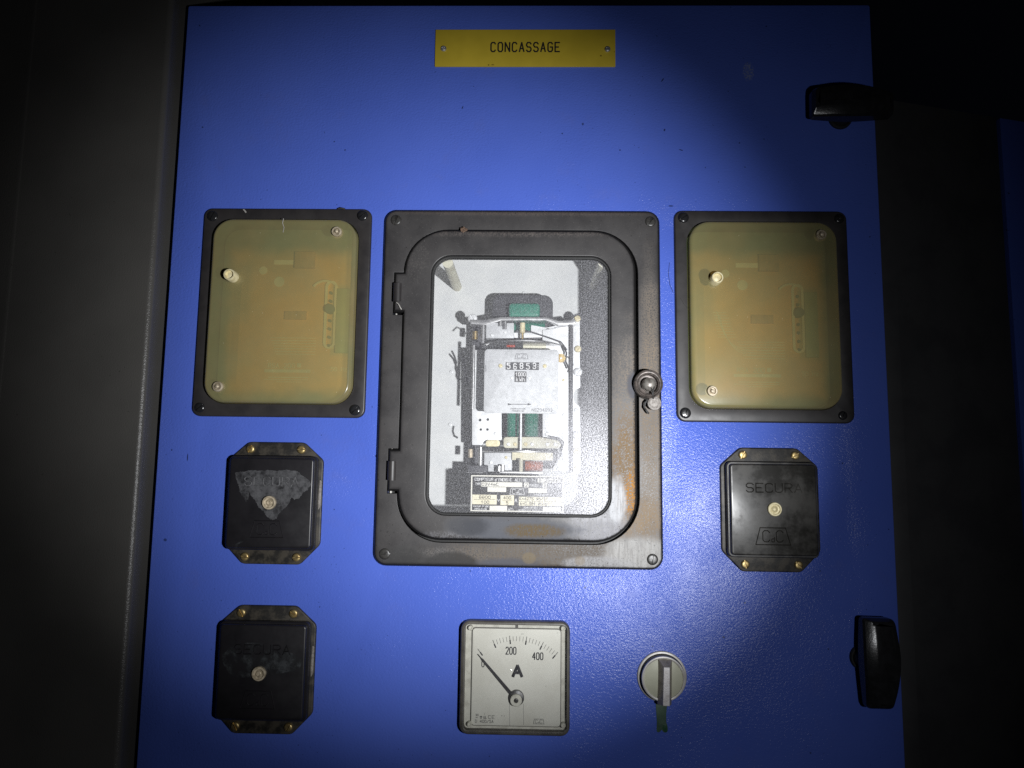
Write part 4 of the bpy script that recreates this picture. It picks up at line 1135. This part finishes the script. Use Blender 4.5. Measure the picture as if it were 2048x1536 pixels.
mb = MB(); mb.lathe([(5.1, 6.0), (5.1, 9.0), (4.6, 9.6), (2.1, 9.6), (2.0, 9.0), (.1, 9.0)], hb[0], hb[1]); mb.build('zero_adjuster', 'rim_cream', am)
screw('frame', am, hb[0], hb[1], 8.9, -35, .38)
for x_, y_ in ((243, 212), (1338, 218), (230, 1350), (1338, 1365)):
    p = D(x_, y_, 6); mb = MB(); mb.lathe([(2.2, 2.2), (2.2, 6.2), (1.8, 6.8), (1.0, 6.8), (.9, 6.0), (.1, 6.0)], p[0], p[1], 16); mb.build('corner_peg', 'rim_cream', am)
b = offset(o_, 3.0); mb = MB()
rs = [mb.ring(b, 7.6), mb.ring(b, 9.4), mb.ring(offset(b, .15), 10.2), mb.ring(offset(b, .4), 10.5), mb.ring(offset(b, 1.4), 10.0)]
for a, c in zip(rs, rs[1:4]): mb.bridge(a, c)
mb.bm.faces.new(rs[3]); 
for v_ in rs[4]: mb.bm.verts.remove(v_)
mb.build('clear_cover', 'clear_cover', am, smooth=60)

# ================================================================== ROTARY SWITCH
sw = thing('rotary_switch', 'round silver-rimmed rotary switch with ivory face and vertical grip above green paint run', 'switch', 119.3, -179.3)
mb = MB(); mb.lathe([(21.4, .1), (21.4, 1.6), (20.8, 2.2), (19.6, 2.4), (19.2, 1.6), (18.6, 1.6), (18.6, 7.4), (18.9, 8.6), (18.6, 9.4), (17.9, 9.6), (16.8, 9.2), (16.6, 7.0)], n=56); mb.build('bezel', 'bezel_silver', sw, smooth=30)
mb = MB(); mb.lathe([(19.4, 1.5), (19.4, 4.5), (18.65, 4.8)], n=48); mb.build('seal_ring', 'gasket', sw)
mb = MB(); mb.lathe([(16.9, 2), (16.9, 8.0), (15.0, 8.7), (8, 9.4), (.1, 9.6)], n=48); mb.build('face_disc', 'ivory_disc', sw, smooth=60)
mb = MB()
gw, gt, gb = 6.1, 17.0, -20.5
base = [(gw, gt), (-gw, gt), (-gw, gb), (gw, gb)]; top = [(2.6, 12.0), (-2.6, 12.0), (-2.9, gb + .6), (2.9, gb + .6)]
mb.loft([(base, 8.0), ([(5.8, gt - .6), (-5.8, gt - .6), (-5.9, gb), (5.9, gb)], 9.5), (top, 16.3), (top, 16.6)]); gp = mb.build('grip', 'grip_side', sw, (1.0, 0, 0), 1.5, smooth=15)
mb = MB(); mb.loft([([(2.7, 11.9), (-2.6, 11.9), (-2.9, gb + .8), (3.0, gb + .8)], 16.55), ([(2.4, 11.5), (-2.3, 11.5), (-2.6, gb + 1.1), (2.7, gb + 1.1)], 17.0)]); mb.build('grip_cap', 'grip_metal', gp, smooth=15)

# ================================================================== HAIRS AND COBWEBS
def strand(pts, r, mat, label, cat='hair'):
    P = [(*at(x, y, h), h) for x, y, h in pts]
    mb = MB(); mb.tube(P, r, 5); o = mb.build('dust_hair' if mat == 'hair' else 'cobweb_thread', mat)
    o['label'] = label; o['category'] = cat; return o


strand([(1339, 525, .6), (1337, 548, .6), (1340, 570, .8), (1347, 585, 1.5)], .11, 'hair', 'fine dark hair curling on blue paint left of the right relay')
strand([(1361, 596, 3.4), (1366, 605, 3.6), (1371, 612, 3.6), (1376, 616, 4)], .11, 'hair', 'short dark hair lying across left edge of right relay flange')
strand([(676, 418, 2.5), (682, 416, 3.5), (690, 418, 3)], .8, 'hair', 'dark dirt thread on the top edge of the left relay', 'dirt')
strand([(793, 605, 11), (797, 608, 12.4), (800, 614, 12), (803, 619, 11)], .45, 'cobweb', 'pale cobweb tuft on the upper hinge of the meter door', 'cobweb')
strand([(567, 437, 11), (565, 446, 10.8), (568, 455, 10.7), (566, 465, 10.7)], .3, 'cobweb', 'pale web thread at the top of the left relay cover', 'cobweb')
strand([(487, 419, 3.4), (490, 422, 3.8), (492, 425, 3.6)], .7, 'cobweb', 'pale lint caught on the top flange of the left relay', 'cobweb')
